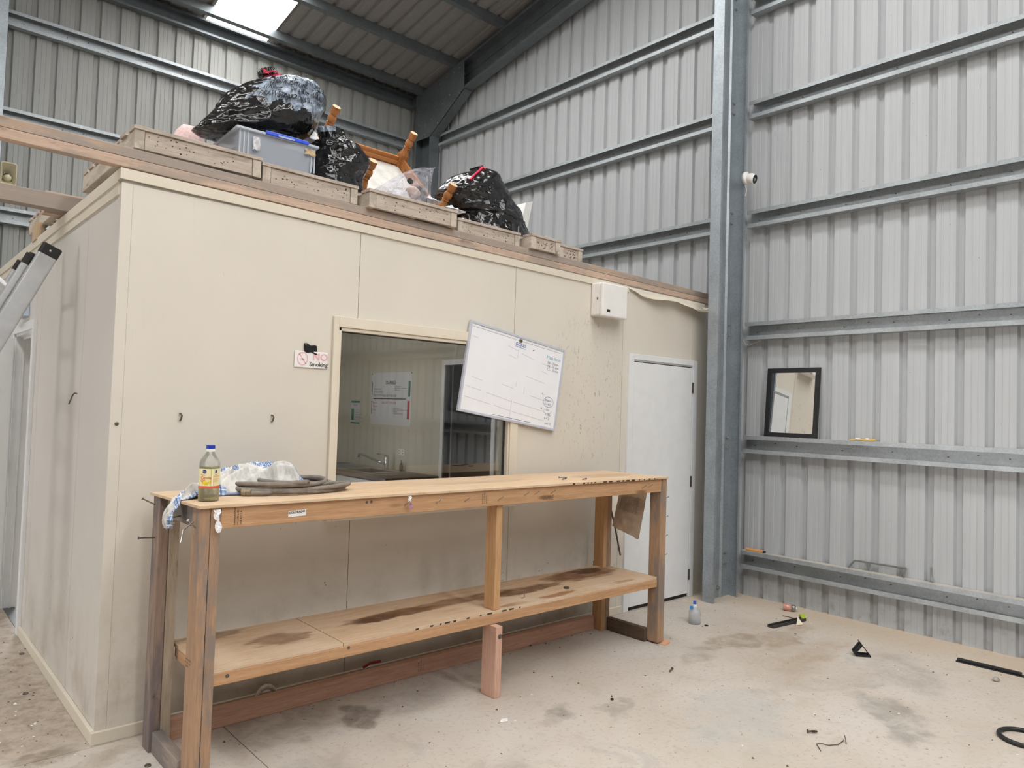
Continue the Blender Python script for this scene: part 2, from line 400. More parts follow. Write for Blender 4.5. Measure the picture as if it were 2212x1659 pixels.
# far gable end with the roller door opening, far long wall
y = D+0.05
while y > YF:
    z0 = DOOR_Z if DOOR_Y0+0.1 < y-SHEET/2 < DOOR_Y1-0.1 else 0.0
    mb = MB(); yy = y
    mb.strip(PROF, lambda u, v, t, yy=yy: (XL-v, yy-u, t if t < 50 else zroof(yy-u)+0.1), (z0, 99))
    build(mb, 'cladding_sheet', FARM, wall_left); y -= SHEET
x = XL
while x < W:
    mb = MB(); xx = x
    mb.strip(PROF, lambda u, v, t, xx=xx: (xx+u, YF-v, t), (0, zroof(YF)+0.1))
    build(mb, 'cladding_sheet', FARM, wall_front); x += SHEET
# roof: opaque sheets and translucent sheets
sk = NT('translucent_fibreglass')
tr = sk.new('ShaderNodeBsdfTransparent'); tr.inputs[0].default_value = (0.80, 0.80, 0.79, 1)
tl = sk.new('ShaderNodeBsdfTranslucent'); tl.inputs[0].default_value = (0.9, 0.9, 0.88, 1)
mx = sk.new('ShaderNodeMixShader'); mx.inputs[0].default_value = 0.12
sk.link(tr.outputs[0], mx.inputs[1]); sk.link(tl.outputs[0], mx.inputs[2]); sk.link(mx.outputs[0], sk.out.inputs[0])
x = 4.97+SHEET
while x > XL:
    x -= SHEET; xx = x
    for (a, b, xs_) in ((RIDGE, D+0.2, SKY_X), (YF-0.2, RIDGE, SKY_FAR)):
        sky = any(abs(xx-s) < 0.05 for s in xs_)
        mb = MB(); mb.strip(PROF, lambda u, v, t, xx=xx: (xx+u, t, zroof(t)+v), (a, b))
        build(mb, 'skylight_sheet' if sky else 'roof_sheet', sk.m if sky else ROOFM, ceiling)

# ------------------------------------------------------------------ steel frame
def cprof(h, d, lip=0.02, th=0.004):
    """C section outline, web at u=0, opening towards +u; v from 0 to h"""
    return [(0,0),(d,0),(d,lip),(d-th,lip),(d-th,th),(th,th),(th,h-th),(d-th,h-th),(d-th,h-lip),(d,h-lip),(d,h),(0,h)]
GP = cprof(0.155, 0.082, 0.034)
def girt(axis, z, a, b, label, group, screws=True):
    """girt: web against the sheets, open towards the room; z is its top edge"""
    if axis == 'y': fn = lambda u, v, t: (W-0.002-u, t, z-0.155+v)
    else: fn = lambda u, v, t: (t, D-0.002-u, z-0.155+v)
    r = root('steel_girt', fn(0, 0, (a+b)/2), label, 'girt', group)
    mb = MB().prism(GP, fn, a, b); build(mb, 'rail', GALV, r)
    s = MB(); q = math.ceil(min(a,b)/0.19)*0.19; i = 0
    while q < max(a, b)-0.02:
        p = Vector(fn(0.004, 0.07+0.012*((i*7) % 3), q+0.02)); d = Vector(fn(0.020, 0.07+0.012*((i*7) % 3), q+0.02))
        s.tube([p, d], 0.0035, 5); q += 0.19*(1 if i % 3 else 2); i += 1
    build(s, 'screw_tips', RUSTY, r, kind='stuff')
    return r
ord_ = ['lowest', 'second-lowest', 'third-lowest', 'fourth-lowest', 'fifth-lowest', 'highest']
lab_f = ['lowest galvanised girt on the end wall, with orange handle and hook on it', 'galvanised girt on the end wall under the black-framed mirror',
         'galvanised girt on the end wall just above the mirror', 'galvanised girt on the end wall just below the security camera',
         'galvanised girt on the end wall above the security camera', 'topmost galvanised girt right of the steel column, cut by the upper picture edge']
lab_b = [None, None, None, 'galvanised girt left of the steel column, lowest of those above the pallets', 'galvanised girt left of the steel column, behind the rightmost black bag', 'uppermost galvanised girt left of the steel column, meeting the haunch plate']
GZ = [0.402, 1.402, 2.395, 3.39, 4.375, 5.325]
COLY = -0.285
for i, z in enumerate(GZ):
    girt('y', z, -9.5, COLY+0.005, lab_f[i], 'girts of the end wall right of the column')
    if lab_b[i]: girt('y', z, COLY+0.105, 4.46, lab_b[i], 'girts of the end wall left of the column')
for z, l in ((3.39, 'galvanised girt low on the back wall beside the horn speaker'), (4.375, 'galvanised girt on the back wall behind the overhanging timber beam'), (5.345, 'galvanised girt on the back wall behind the big black bag')):
    girt('x', z, 0.03, 4.82, l, 'girts of the back wall')
# eave girt: deep channel along the top of the back wall
EV = cprof(0.17, 0.09, 0.022)
r = root('eave_beam', (2.5, D, 5.79), 'dark steel eave channel along the top of the back wall', 'beam')
build(MB().prism(EV, lambda u, v, t: (t, D-0.004-u, 5.79+v), 0.0, 4.86), 'channel', GALVD, r)
# end wall column: C section open towards the camera, with pressed web ribs
cy0, cy1, cx0, cx1 = COLY, COLY+0.10, 4.51, 4.905
r = root('steel_column', (4.7, cy1, 0), 'tall galvanised steel column beside the white door', 'column')
ctop = zroof(cy0)-0.14
out = [(cx0,cy1),(cx0,cy0),(cx0+0.028,cy0),(cx0+0.028,cy0+0.004),(cx0+0.004,cy0+0.004),(cx0+0.004,cy1-0.005),
       (cx0+0.10,cy1-0.005),(cx0+0.115,cy1-0.020),(cx0+0.135,cy1-0.020),(cx0+0.150,cy1-0.005),(cx1-0.15,cy1-0.005),(cx1-0.135,cy1-0.020),(cx1-0.115,cy1-0.020),(cx1-0.10,cy1-0.005),
       (cx1-0.004,cy1-0.005),(cx1-0.004,cy0+0.004),(cx1-0.028,cy0+0.004),(cx1-0.028,cy0),(cx1,cy0),(cx1,cy1)]
build(MB().prism(out, lambda u, v, t: (u, v, t), 0.0, ctop), 'channel', GALVC, r)
first = None
for z in GZ:
    for dz in (-0.12, -0.03):
        for dx in (0.045, 0.075):
            p = Vector((cx1-dx-0.02, cy1-0.006, z+dz))
            if first is None:
                first = build(MB().lathe([(0.009,0),(0.009,0.007),(0.005,0.009),(0.005,0.014)], Matrix.Translation(p) @ Matrix.Rotation(PI/2, 4, 'X'), 8), 'bolt', STEEL, r); fp = p
            else: clone(first, p-fp, r)
build(MB().lathe([(0.016,0),(0.016,0.012),(0.009,0.014),(0.009,0.028)], Matrix.Translation((4.72, cy1-0.005, 0.09)) @ Matrix.Rotation(PI/2, 4, 'X'), 8), 'anchor_bolt', STEEL, r)
# corner column, haunch plate and rafter of the end frame
FX0, FX1 = 4.82, 4.95
r = root('corner_column', (FX1, 4.65, 0), 'dark steel corner column under the haunch plate', 'column')
build(MB().prism([(FX1,4.45),(FX0,4.45),(FX0,4.49),(FX0+0.004,4.49),(FX0+0.004,4.454),(FX1-0.004,4.454),(FX1-0.004,4.6),(FX1-0.02,4.615),(FX1-0.02,4.635),(FX1-0.004,4.65),(FX1-0.004,4.846),(FX0+0.004,4.846),(FX0+0.004,4.81),(FX0,4.81),(FX0,4.85),(FX1,4.85)],
      lambda u, v, t: (u, v, t), 0.0, 5.62), 'channel', GALVD, r)
rb = lambda y: 5.5+T*(D-y)          # underside of the rafter
rtop = lambda y: 5.9+T*(D-y)
def rafter(x0, x1, ya, yb, par):
    mb = MB()
    for (oa, ob, xa, xb) in ((0.0, 0.005, x0, x1), (0.395, 0.40, x0, x1), (0.0, 0.40, x1-0.005, x1), (0.005, 0.035, x0, x0+0.005), (0.365, 0.395, x0, x0+0.005)):
        P = []
        for yv in (ya, yb): P.append((yv, rb(yv)+oa, rb(yv)+ob))
        mb.hexa([(xa,P[0][0],P[0][1]),(xb,P[0][0],P[0][1]),(xb,P[1][0],P[1][1]),(xa,P[1][0],P[1][1]),(xa,P[0][0],P[0][2]),(xb,P[0][0],P[0][2]),(xb,P[1][0],P[1][2]),(xa,P[1][0],P[1][2])])
    for o1 in (0.13, 0.26):
        P = [(yv, rb(yv)+o1, rb(yv)+o1+0.02) for yv in (ya, yb)]
        mb.hexa([(x1-0.018,P[0][0],P[0][1]),(x1-0.004,P[0][0],P[0][1]),(x1-0.004,P[1][0],P[1][1]),(x1-0.018,P[1][0],P[1][1]),(x1-0.018,P[0][0],P[0][2]),(x1-0.004,P[0][0],P[0][2]),(x1-0.004,P[1][0],P[1][2]),(x1-0.018,P[1][0],P[1][2])])
    return build(mb, 'channel', GALVD, par)
r = root('steel_rafter', (FX1, 2.0, 6.0), 'dark steel rafter rising along the end wall from the haunch plate', 'rafter')
rafter(FX0, FX1, 3.9, RIDGE, r)
r = root('haunch_plate', (FX0, 4.4, 5.3), 'dark folded steel haunch plate joining corner column and rafter', 'plate')
HP = [(4.85,5.29),(4.47,5.27),(3.74,5.71),(3.76,6.115),(4.85,5.93)]
build(MB().prism(HP, lambda u, v, t: (t, u, v), FX0-0.006, FX0-0.001), 'web_plate', GALVD, r)
build(MB().hexa([(FX0-0.006,4.47,5.27),(FX1,4.47,5.27),(FX1,4.478,5.277),(FX0-0.006,4.478,5.277),(FX0-0.006,3.74,5.71),(FX1,3.74,5.71),(FX1,3.748,5.717),(FX0-0.006,3.748,5.717)]), 'edge_flange', GALVD, r)
first = None
for (yv, zv) in [(4.42,5.33),(4.30,5.41),(4.18,5.47),(4.06,5.54),(3.93,5.62),(3.83,5.68),(4.6,5.33),(4.6,5.46),(4.45,5.5),(4.6,5.6),(4.4,5.66),(4.2,5.64),(4.05,5.72),(4.6,5.75),(4.75,5.5),(4.75,5.7),(3.85,6.02),(3.98,6.0),(4.12,5.97),(4.28,5.94)]:
    p = Vector((FX0-0.006, yv, zv))
    if first is None: first = build(MB().lathe([(0.010,0),(0.010,0.006),(0.004,0.008)], Matrix.Translation(p) @ Matrix.Rotation(-PI/2, 4, 'Y'), 6), 'bolt', STEEL, r); fp = p
    else: clone(first, p-fp, r)
# the next frame, at the left picture edge
r = root('steel_column', (-0.05, 4.7, 0), 'bluish steel column cut off by the left edge of the picture', 'column')
build(MB().prism([(-0.14,4.45),(0.02,4.45),(0.02,4.9),(-0.14,4.9),(-0.14,4.86),(-0.136,4.86),(-0.136,4.896),(0.014,4.896),(0.014,4.456),(-0.136,4.456),(-0.136,4.49),(-0.14,4.49)], lambda u, v, t: (u, v, t), 2.66, 5.6), 'channel', GALVC, r)
# purlins: C sections lying along x on top of the rafters
PP = cprof(0.10, 0.06, 0.018)
pl = {4.75: 'dark steel roof purlin nearest the back wall, under the skylight', 3.98: 'dark steel roof purlin second from the back wall, above the skylight edge', 3.03: 'dark steel roof purlin third from the back wall, at the top of the picture'}
yv = [4.75, 3.98, 3.03, 2.08, 1.13, 0.18, -0.77, -1.72, -2.67]
for q in yv:
    l = pl.get(q)
    if l is None: continue
    r = root('steel_purlin', (0, q, rtop(q)), l, 'purlin', 'roof purlins')
    build(MB().prism(PP, lambda u, v, t, q=q: (t, q-0.03+u, rtop(q)+v-T*(u-0.03)), -4.5, W-0.01), 'rail', GALVD, r)
r = root('ridge_beam', (0, RIDGE, zroof(RIDGE)-0.3), 'steel ridge beam of the shed roof above the camera', 'beam')
build(MB().box(XL+0.1, W-0.05, RIDGE-0.06, RIDGE+0.06, zroof(RIDGE)-0.3, zroof(RIDGE)-0.02), 'channel', GALVD, r)

# ------------------------------------------------------------------ office box
TH = 0.075
HT = 2.55
office_front = root('wall_office_front', (0, 0, 0), kind='structure')
office_side = root('wall_office_side', (0, 0, 0), kind='structure')
WX0, WX1, WZ0, WZ1 = 1.125, 2.43, 0.94, 1.992
g = 0.0018
def panel_x(x0, x1, holes=()):
    """front panel between two joints; a hole is cut out of it"""
    mb = MB(); xs = sorted({x0+g, x1-g} | {min(max(h, x0+g), x1-g) for hh in holes for h in hh[:2]})
    for a, b in zip(xs[:-1], xs[1:]):
        if b-a < 1e-4: continue
        m = (a+b)/2; hh = [h for h in holes if h[0] < m < h[1]]
        if hh: mb.box(a, b, 0, TH, 0, hh[0][2]); mb.box(a, b, 0, TH, hh[0][3], HT)
        else: mb.box(a, b, 0, TH, 0, HT)
    build(mb, 'wall_panel', CREAM, office_front)
win = (WX0, WX1, WZ0, WZ1)
for a, b in ((0.045, 1.249), (1.249, 2.457), (2.457, 3.61), (3.61, 4.556), (4.556, 4.94)): panel_x(a, b, [win])
DY0, DY1, DZ = 2.02, 2.75, 2.0
def panel_y(y0, y1, z0=0.0):
    build(MB().box(0.0, TH, y0+g, y1-g, z0, HT), 'wall_panel', CREAM_S, office_side)
panel_y(0.0, 0.625); panel_y(0.625, 1.83); panel_y(1.83, DY0); panel_y(DY0, DY1, DZ); panel_y(DY1, 3.85); panel_y(3.85, 4.97)
# flashings
build(MB().box(-0.003, 0.045, -0.003, 0.0, 0.05, HT), 'corner_flashing', CREAM, office_front)
build(MB().box(-0.003, 0.0, 0.0, 0.045, 0.05, HT), 'corner_flashing', CREAM_S, office_side)
tz = lambda x: 2.615-0.0125*x
build(MB().hexa([(-0.012,-0.012,tz(0)-0.05),(3.66,-0.012,tz(3.66)-0.045),(3.66,0.03,tz(3.66)-0.045),(-0.012,0.03,tz(0)-0.05),(-0.012,-0.012,tz(0)),(3.66,-0.012,tz(3.66)),(3.66,0.03,tz(3.66)),(-0.012,0.03,tz(0))]), 'trim_1', CREAM_T, kind='structure')
build(MB().box(-0.014, 0.03, 0.03, 4.95, 2.555, 2.612).box(-0.008, 0.0, 0.03, 4.95, 2.50, 2.555), 'trim_2', CREAM_T, kind='structure')
build(MB().box(-0.018, 3.66, -0.018, 0.0, 0.0, 0.057), 'baseboard_front', CREAM_T, kind='structure', bevel=0.003)
build(MB().box(-0.018, 0.0, -0.0, 1.96, 0.0, 0.06), 'baseboard_side', CREAM_T, kind='structure', bevel=0.003)
build(MB().box(0.0, 4.95, 0.0, 4.97, HT, HT+0.05), 'office_roof', plain('roof_panel_skin', 'a59f94', 0.6, var=0.2), kind='structure')
build(MB().box(TH, 4.94, TH, 4.97, HT-0.02, HT-0.002), 'office_ceiling', INNER, kind='structure')
# rest of the office shell
build(MB().box(4.86, 4.94, TH, 4.97, 0, HT), 'wall_office_end', INNER, kind='structure')
wb = MB(); bx0, bx1, bz0, bz1 = 0.17, 1.07, 0.35, 2.15
wb.box(TH, bx0, 4.90, 4.97, 0, HT).box(bx1, 4.9, 4.90, 4.97, 0, HT).box(bx0, bx1, 4.90, 4.97, 0, bz0).box(bx0, bx1, 4.90, 4.97, bz1, HT)
build(wb, 'wall_office_back', INNER, kind='structure')
# outside face beside that window
build(MB().box(-0.2, bx0, D-0.01, D+0.03, 0, 2.3).box(bx1, 1.35, D-0.01, D+0.03, 0, 2.3).box(bx0, bx1, D-0.01, D+0.03, 0, bz0).box(bx0, bx1, D-0.01, D+0.03, bz1, 2.3), 'wall_window_infill', SHEETM, kind='structure')
# partition with sink, doorway towards the front
PX = 3.38; PD0, PD1 = 1.28, 2.0
pt = MB().box(PX, PX+0.08, PD1, 4.90, 0, HT).box(PX, PX+0.08, PD0, PD1, 1.975, HT).box(PX, PX+0.08, TH, PD0, 0, HT)
build(pt, 'wall_office_partition', INNER, kind='structure')
ja = MB()
for (a, b, z0, z1) in ((PD1, PD1+0.05, 0, 2.025), (PD0-0.05, PD0, 0, 2.025), (PD0, PD1, 1.975, 2.025)): ja.box(PX-0.014, PX+0.094, a, b, z0, z1)
build(ja, 'trim_3', WHITE, kind='structure')

# glass
def glass_mat(name, tint, refl=1.0, rough=0.0):
    n = NT(name); t = n.new('ShaderNodeBsdfTransparent'); t.inputs[0].default_value = tint
    gl = n.new('ShaderNodeBsdfGlossy'); gl.inputs['Roughness'].default_value = rough
    fr = n.new('ShaderNodeFresnel'); fr.inputs[0].default_value = 1.5
    m = n.new('ShaderNodeMixShader'); n.inp(m, 0, n.math('MULTIPLY', fr.outputs[0], refl)); n.link(t.outputs[0], m.inputs[1]); n.link(gl.outputs[0], m.inputs[2])
    n.link(m.outputs[0], n.out.inputs[0]); return n.m
GLASS = glass_mat('window_glass', (0.82, 0.83, 0.84, 1), 1.0)
w1 = root('window_1', ((WX0+WX1)/2, 0, WZ0), kind='structure')
fm = MB()
fo = 0.034
for (a, b, c, d) in ((WX0-fo, WX0, WZ0-fo, WZ1+0.06), (WX1, WX1+0.07, WZ0-fo, WZ1+0.06)): fm.box(a, b, -0.022, 0.0, c, d)
fm.box(WX0, WX1, -0.022, 0.0, WZ1, WZ1+0.06).box(WX0, WX1, -0.022, 0.0, WZ0-fo, WZ0)
for (a, b, c, d) in ((WX0, WX0+0.02, WZ0, WZ1), (WX1-0.012, WX1, WZ0, WZ1), (WX0, WX1, WZ1-0.02, WZ1), (WX0, WX1, WZ0, WZ0+0.02)): fm.box(a, b, -0.012, TH, c, d)
build(fm, 'window_frame', plain('cream_gloss_paint', 'e0d6c4', 0.35, var=0.02), w1, bevel=0.003)
gk = MB()
for (a, b, c, d) in ((WX0+0.02, WX0+0.024, WZ0+0.02, WZ1-0.02), (WX1-0.017, WX1-0.012, WZ0+0.02, WZ1-0.02), (WX0+0.02, WX1-0.012, WZ1-0.025, WZ1-0.02)): gk.box(a, b, 0.02, 0.036, c, d)
build(gk, 'gasket', BLACKP, w1)
build(MB().box(WX0+0.02, WX1-0.012, 0.028, 0.032, WZ0+0.02, WZ1-0.02), 'pane', GLASS, w1)
w2 = root('window_2', (0.62, 4.93, bz0), kind='structure')
f2 = MB()
for (a, b, c, d) in ((bx0, bx0+0.05, bz0, bz1), (bx1-0.05, bx1, bz0, bz1), (bx0, bx1, bz0, bz0+0.05), (bx0, bx1, bz1-0.05, bz1)): f2.box(a, b, 4.92, 4.96, c, d)
build(f2, 'window_frame', WHITE, w2)
build(MB().box(bx0+0.05, bx1-0.05, 4.938, 4.942, bz0+0.05, bz1-0.05), 'pane', glass_mat('clear_pane', (0.95, 0.97, 0.98, 1), 1.0), w2)

# white store door in the front wall
d1 = root('door_1', (4.15, 0, 0), kind='structure')
a0, a1, i0, i1, zt, zi = 3.676, 4.618, 3.738, 4.552, 2.038, 1.981
build(MB().box(a0, i0, -0.02, 0.0, 0, zt).box(i1, a1, -0.02, 0.0, 0, zt).box(i0, i1, -0.02, 0.0, zi+0.012, zt).box(i0-0.004, i1+0.004, -0.004, 0.0, zi, zi+0.013), 'door_frame', WHITE, d1, bevel=0.002)
build(MB().box(i0+0.004, i1-0.006, -0.0165, -0.001, 0.03, zi-0.008), 'door_leaf', WHITE, d1, bevel=0.002)
build(MB().box(i0+0.001, i1-0.003, -0.0042, -0.0002, 0.001, zi-0.001), 'shadow_gap', plain('door_gap', '2a2725', 0.9), d1)
for z in (1.80, 0.99, 0.19):
    h = MB().tube([(i1-0.001, -0.024, z-0.045), (i1-0.001, -0.024, z+0.045)], 0.006, 8); h.box(i1-0.012, i1+0.012, -0.0225, -0.0195, z-0.045, z+0.045)
    build(h, 'hinge', RUSTY, d1)
# side door, standing open
d2 = root('door_2', (0, 2.4, 0), kind='structure')
fm = MB()
for (a, b, z0, z1) in ((DY0-0.06, DY0, 0, DZ+0.06), (DY1, DY1+0.06, 0, DZ+0.06), (DY0, DY1, DZ, DZ+0.06)): fm.box(-0.022, 0.0, a, b, z0, z1)
for (a, b, z0, z1) in ((DY0, DY0+0.02, 0, DZ), (DY1-0.02, DY1, 0, DZ), (DY0, DY1, DZ-0.02, DZ)): fm.box(-0.01, TH+0.01, a, b, z0, z1)
fm.box(0.03, 0.045, DY1-0.035, DY1-0.02, 0, DZ-0.02).box(0.03, 0.045, DY0+0.02, DY1-0.02, DZ-0.035, DZ-0.02)
build(fm, 'door_frame', WHITE, d2, bevel=0.002)
LM = Matrix.Translation((-0.03, DY1-0.03, 0)) @ Matrix.Rotation(math.radians(-83), 4, 'Z')
build(MB().mbox(LM, 0.036, 0.69, 1.96, 0, (0.018, -0.345, 0.99)), 'door_leaf', WHITE, d2, bevel=0.002)
for z in (1.81, 1.04, 0.2):
    build(MB().box(-0.034, -0.024, DY1-0.045, DY1-0.02, z-0.05, z+0.05).tube([(-0.032, DY1-0.03, z-0.05), (-0.032, DY1-0.03, z+0.05)], 0.007, 8), 'hinge', RUSTY, d2)
build(MB().box(0.0, 0.07, DY0, DY1, -0.004, 0.004), 'threshold', plain('dark_threshold', '55585a', 0.6), d2)
# loose cream facing peeling away over the door
mb = MB(); nn = 60; vs = []; fs = []
lo_px = [(1366,622),(1378,629),(1392,640),(1415,648),(1442,651),(1460,653),(1478,663),(1500,672),(1515,676),(1531,678)]
def lowz(x):
    xs = [at(*p, y=-0.05) for p in lo_px]
    for a, b in zip(xs[:-1], xs[1:]):
        if a.x <= x <= b.x: return a.z+(b.z-a.z)*(x-a.x)/(b.x-a.x)
    return xs[-1].z
for i in range(nn+1):
    x = 3.655+(4.73-3.655)*i/nn; zt_ = 2.566-0.008*(x-3.65); zl = min(lowz(x), zt_-0.004)
    for j in range(5):
        q = j/4; z = zt_+(zl-zt_)*q
        vs.append((x, -0.006-0.075*q*q*min(1, (x-3.655)*2.5)-0.01*math.sin(x*17+q*2)*q, z))
for i in range(nn):
    for j in range(4): fs.append((i*5+j, i*5+j+1, (i+1)*5+j+1, (i+1)*5+j))
mb.add(vs, fs)
build(mb, 'peeling_facing', CREAM_T, label='torn cream facing strip sagging over the white door', cat='facing strip', solid=0.002, smooth=True)
mb = MB()
vs = []; fs = []
for i in range(13):
    x = 4.52+0.2*i/12; zc = 2.502-0.02*(x-4.5)+0.004*math.sin(i)
    vs += [(x, -0.055-0.03*(i/12), zc+0.004), (x, -0.09-0.02*(i/12), zc-0.016*math.sin(PI*min(1, i/9)))]
for i in range(12): fs.append((2*i, 2*i+1, 2*i+3, 2*i+2))
mb.add(vs, fs); build(mb, 'torn_facing_flap', CREAM_T, label='small torn flap at the column end of the sagging facing', cat='facing strip', solid=0.002)

# ------------------------------------------------------------------ inside the office
bl_ = root('added_batten_light', (2.0, 2.2, HT-0.08), 'added unseen batten light brightening the office interior', 'light')  # unseen lamp added to brighten the office interior
build(MB().box(1.4, 2.6, 2.17, 2.23, HT-0.06, HT-0.021), 'batten', WHITE, bl_)
tm_ = NT('added_fill_tube'); tm_.p.inputs['Emission Color'].default_value = (1.0, 0.98, 0.93, 1); tm_.p.inputs['Emission Strength'].default_value = 8.0
build(MB().tube([(1.42, 2.2, HT-0.08), (2.58, 2.2, HT-0.08)], 0.014, 10), 'tube', tm_.m, bl_)
KB = wood('dark_bench_laminate', '5d5048', '6f625a', 'y', rough=0.35)
sc_ = root('sink_cabinet', (3.07, 2.9, 0), 'white sink cabinet with wire handles inside the office', 'cabinet')
build(MB().box(2.80, PX-0.002, 2.06, 2.078, 0.1, 0.858).box(2.80, PX-0.002, 3.882, 3.90, 0.1, 0.858).box(2.80, PX-0.002, 2.06, 3.90, 0.1, 0.118).box(2.86, PX-0.002, 2.06, 3.90, 0.0, 0.1), 'carcass', WHITE, sc_)
for k in range(4):
    ya = 2.062+k*0.46
    dr = build(MB().box(2.782, 2.799, ya+0.002, ya+0.456, 0.11, 0.852), 'cabinet_door', WHITE, sc_, bevel=0.002)
    hy = ya+0.04 if k % 2 else ya+0.415
    build(MB().tube([(2.78, hy, 0.70), (2.755, hy, 0.715), (2.75, hy, 0.76), (2.755, hy, 0.805), (2.78, hy, 0.82)], 0.004, 6), 'handle', STEEL, dr)
t_ = root('worktop', (3.07, 2.9, 0.86), 'dark brown laminate worktop with inset steel sink inside the office', 'worktop')
build(MB().box(2.765, 2.90, 2.04, 3.90, 0.86, 0.897).box(3.28, PX-0.002, 2.04, 3.90, 0.86, 0.897).box(2.90, 3.28, 2.04, 2.55, 0.86, 0.897).box(2.90, 3.28, 3.60, 3.90, 0.86, 0.897), 'top', KB, t_, bevel=0.004)
s_ = root('kitchen_sink', (3.09, 3.07, 0.9), 'stainless steel sink set in the dark worktop', 'sink')
SS = plain('sink_steel', 'b5b7b8', 0.28, 0.9, var=0.05)
b = MB().box(2.88, 3.34, 2.50, 2.58, 0.897, 0.901).box(2.88, 3.34, 3.05, 3.66, 0.897, 0.901).box(2.88, 2.93, 2.58, 3.05, 0.897, 0.901).box(3.22, 3.34, 2.58, 3.05, 0.897, 0.901)
b.box(2.93, 3.22, 2.58, 3.05, 0.76, 0.763).box(2.928, 2.931, 2.58, 3.05, 0.76, 0.9).box(3.219, 3.222, 2.58, 3.05, 0.76, 0.9).box(2.93, 3.22, 2.578, 2.581, 0.76, 0.9).box(2.93, 3.22, 3.049, 3.052, 0.76, 0.9)
build(b, 'bowl', SS, s_, bevel=0.002)
dg = MB()
for k in range(8): dg.tube([(2.95, 3.14+k*0.06, 0.9015), (3.20, 3.14+k*0.06, 0.9015)], 0.004, 6)
build(dg, 'drainer_ribs', SS, s_)
tp = root('mixer_tap', (3.28, 2.84, 0.9), 'chrome mixer tap with a long spout over the office sink', 'tap')
CH = plain('chrome', 'c9cccd', 0.12, 1.0, var=0.03)
bz = 0.901
build(MB().lathe([(0.028,0),(0.028,0.008),(0.022,0.015),(0.022,0.10),(0.024,0.13),(0.018,0.145)], Matrix.Translation((3.28,2.84,bz)), 20), 'body', CH, tp, smooth=True)
build(MB().tube([(3.27,2.86,bz+0.055),(3.24,2.98,bz+0.085),(3.20,3.12,bz+0.125),(3.18,3.20,bz+0.14),(3.17,3.22,bz+0.135),(3.17,3.225,bz+0.105)], [0.013,0.012,0.011,0.011,0.012,0.012], 10), 'spout', CH, tp, smooth=True)
build(MB().tube([(3.28,2.84,bz+0.14),(3.25,2.89,bz+0.155),(3.22,2.94,bz+0.158)], [0.012,0.007,0.006], 8), 'lever', CH, tp, smooth=True)
def wp(y0, z0, dx=0.004): return lambda u, v: (PX-dx, y0-u, z0+v)
# poster
po = root('poster', (PX, 2.96, 1.36), 'white printed poster on the office partition above the sink', 'poster')
PAPER = plain('poster_paper', 'd9d9db', 0.6, var=0.02)
build(MB().box(PX-0.003, PX-0.001, 2.566, 3.360, 1.36, 1.922), 'sheet', PAPER, po)
RED = plain('red_print', 'b3303a', 0.7, var=0.02); GREEN = plain('green_print', '2f7a55', 0.7, var=0.02); GREYI = plain('grey_print', '5d5f63', 0.7, var=0.02)
L = text('OARBED', 0.052, wp(3.07, 1.795), bold=0.001)
text('ABOVE THE LINE', 0.036, wp(3.12, 1.66), L)
L.box(PX-0.0045, PX-0.0035, 2.67, 3.31, 1.634, 1.644)
for i, s in enumerate(('Seeing how to...', 'Responsible for the event', 'Taking part')): text(s, 0.021, wp(2.885, 1.765-i*0.019), L)
for i, s in enumerate(('Seeing how to ...', 'Responsible for nothing on the job', 'Defensive', 'Finding fault elsewhere')): text(s, 0.021, wp(2.905, 1.535-i*0.019), L)
build(L, 'black_lettering', INK, po)
L = MB()
for i, s in enumerate(('Ownership', 'Accountability', 'Responsibility')): text(s, 0.034, wp(3.31, 1.735-i*0.032), L)
build(L, 'grey_lettering', GREYI, po)
L = text('BELOW THE LINE', 0.036, wp(3.13, 1.585))
for i, s in enumerate(('Blame', 'Excuse', 'Deny')): text(s, 0.036, wp(3.32, 1.585-i*0.038), L)
L.box(PX-0.0045, PX-0.0035, 2.60, 2.64, 1.43, 1.62); build(L, 'red_lettering', RED, po)
build(MB().box(PX-0.0045, PX-0.0035, 2.595, 2.63, 1.665, 1.825), 'green_bar', GREEN, po)
build(MB().box(PX-0.0045, PX-0.0035, 3.335, 3.345, 1.47, 1.64).box(PX-0.0045, PX-0.0035, 3.335, 3.345, 1.68, 1.82), 'dark_bars', GREYI, po)
for (yy, zz) in ((2.58, 1.912), (3.348, 1.910)): build(MB().lathe([(0.007,0),(0.005,0.004)], Matrix.Translation((PX-0.003, yy, zz)) @ Matrix.Rotation(-PI/2, 4, 'Y'), 8), 'drawing_pin', INK, po)
ch = root('safety_chart', (PX, 3.69, 1.35), 'small green and white chart left of the big poster', 'poster')
build(MB().box(PX-0.003, PX-0.001, 3.59, 3.787, 1.35, 1.612), 'sheet', PAPER, ch)
build(MB().box(PX-0.0045, PX-0.0035, 3.592, 3.785, 1.588, 1.61).box(PX-0.0045, PX-0.0035, 3.592, 3.785, 1.352, 1.368).box(PX-0.0045, PX-0.0035, 3.72, 3.775, 1.39, 1.52), 'green_print', GREEN, ch)
L = MB()
for i in range(8): text('1  check the first aid box' if i % 2 else '2  tell the office', 0.016, wp(3.705, 1.51-i*0.019), L)
text('FIRST AID', 0.022, wp(3.73, 1.555), L); build(L, 'lettering', GREYI, ch)
po2 = root('power_outlet', (PX, 2.715, 1.055), 'white double power outlet beside the office tap', 'outlet')
build(MB().box(PX-0.012, PX-0.0005, 2.65, 2.78, 1.055, 1.118), 'plate', WHITEP, po2, bevel=0.003)
for yq in (2.672, 2.740): build(MB().box(PX-0.0135, PX-0.012, yq, yq+0.018, 1.095, 1.106), 'switch', plain('outlet_red', 'b0a7a2', 0.5), po2)
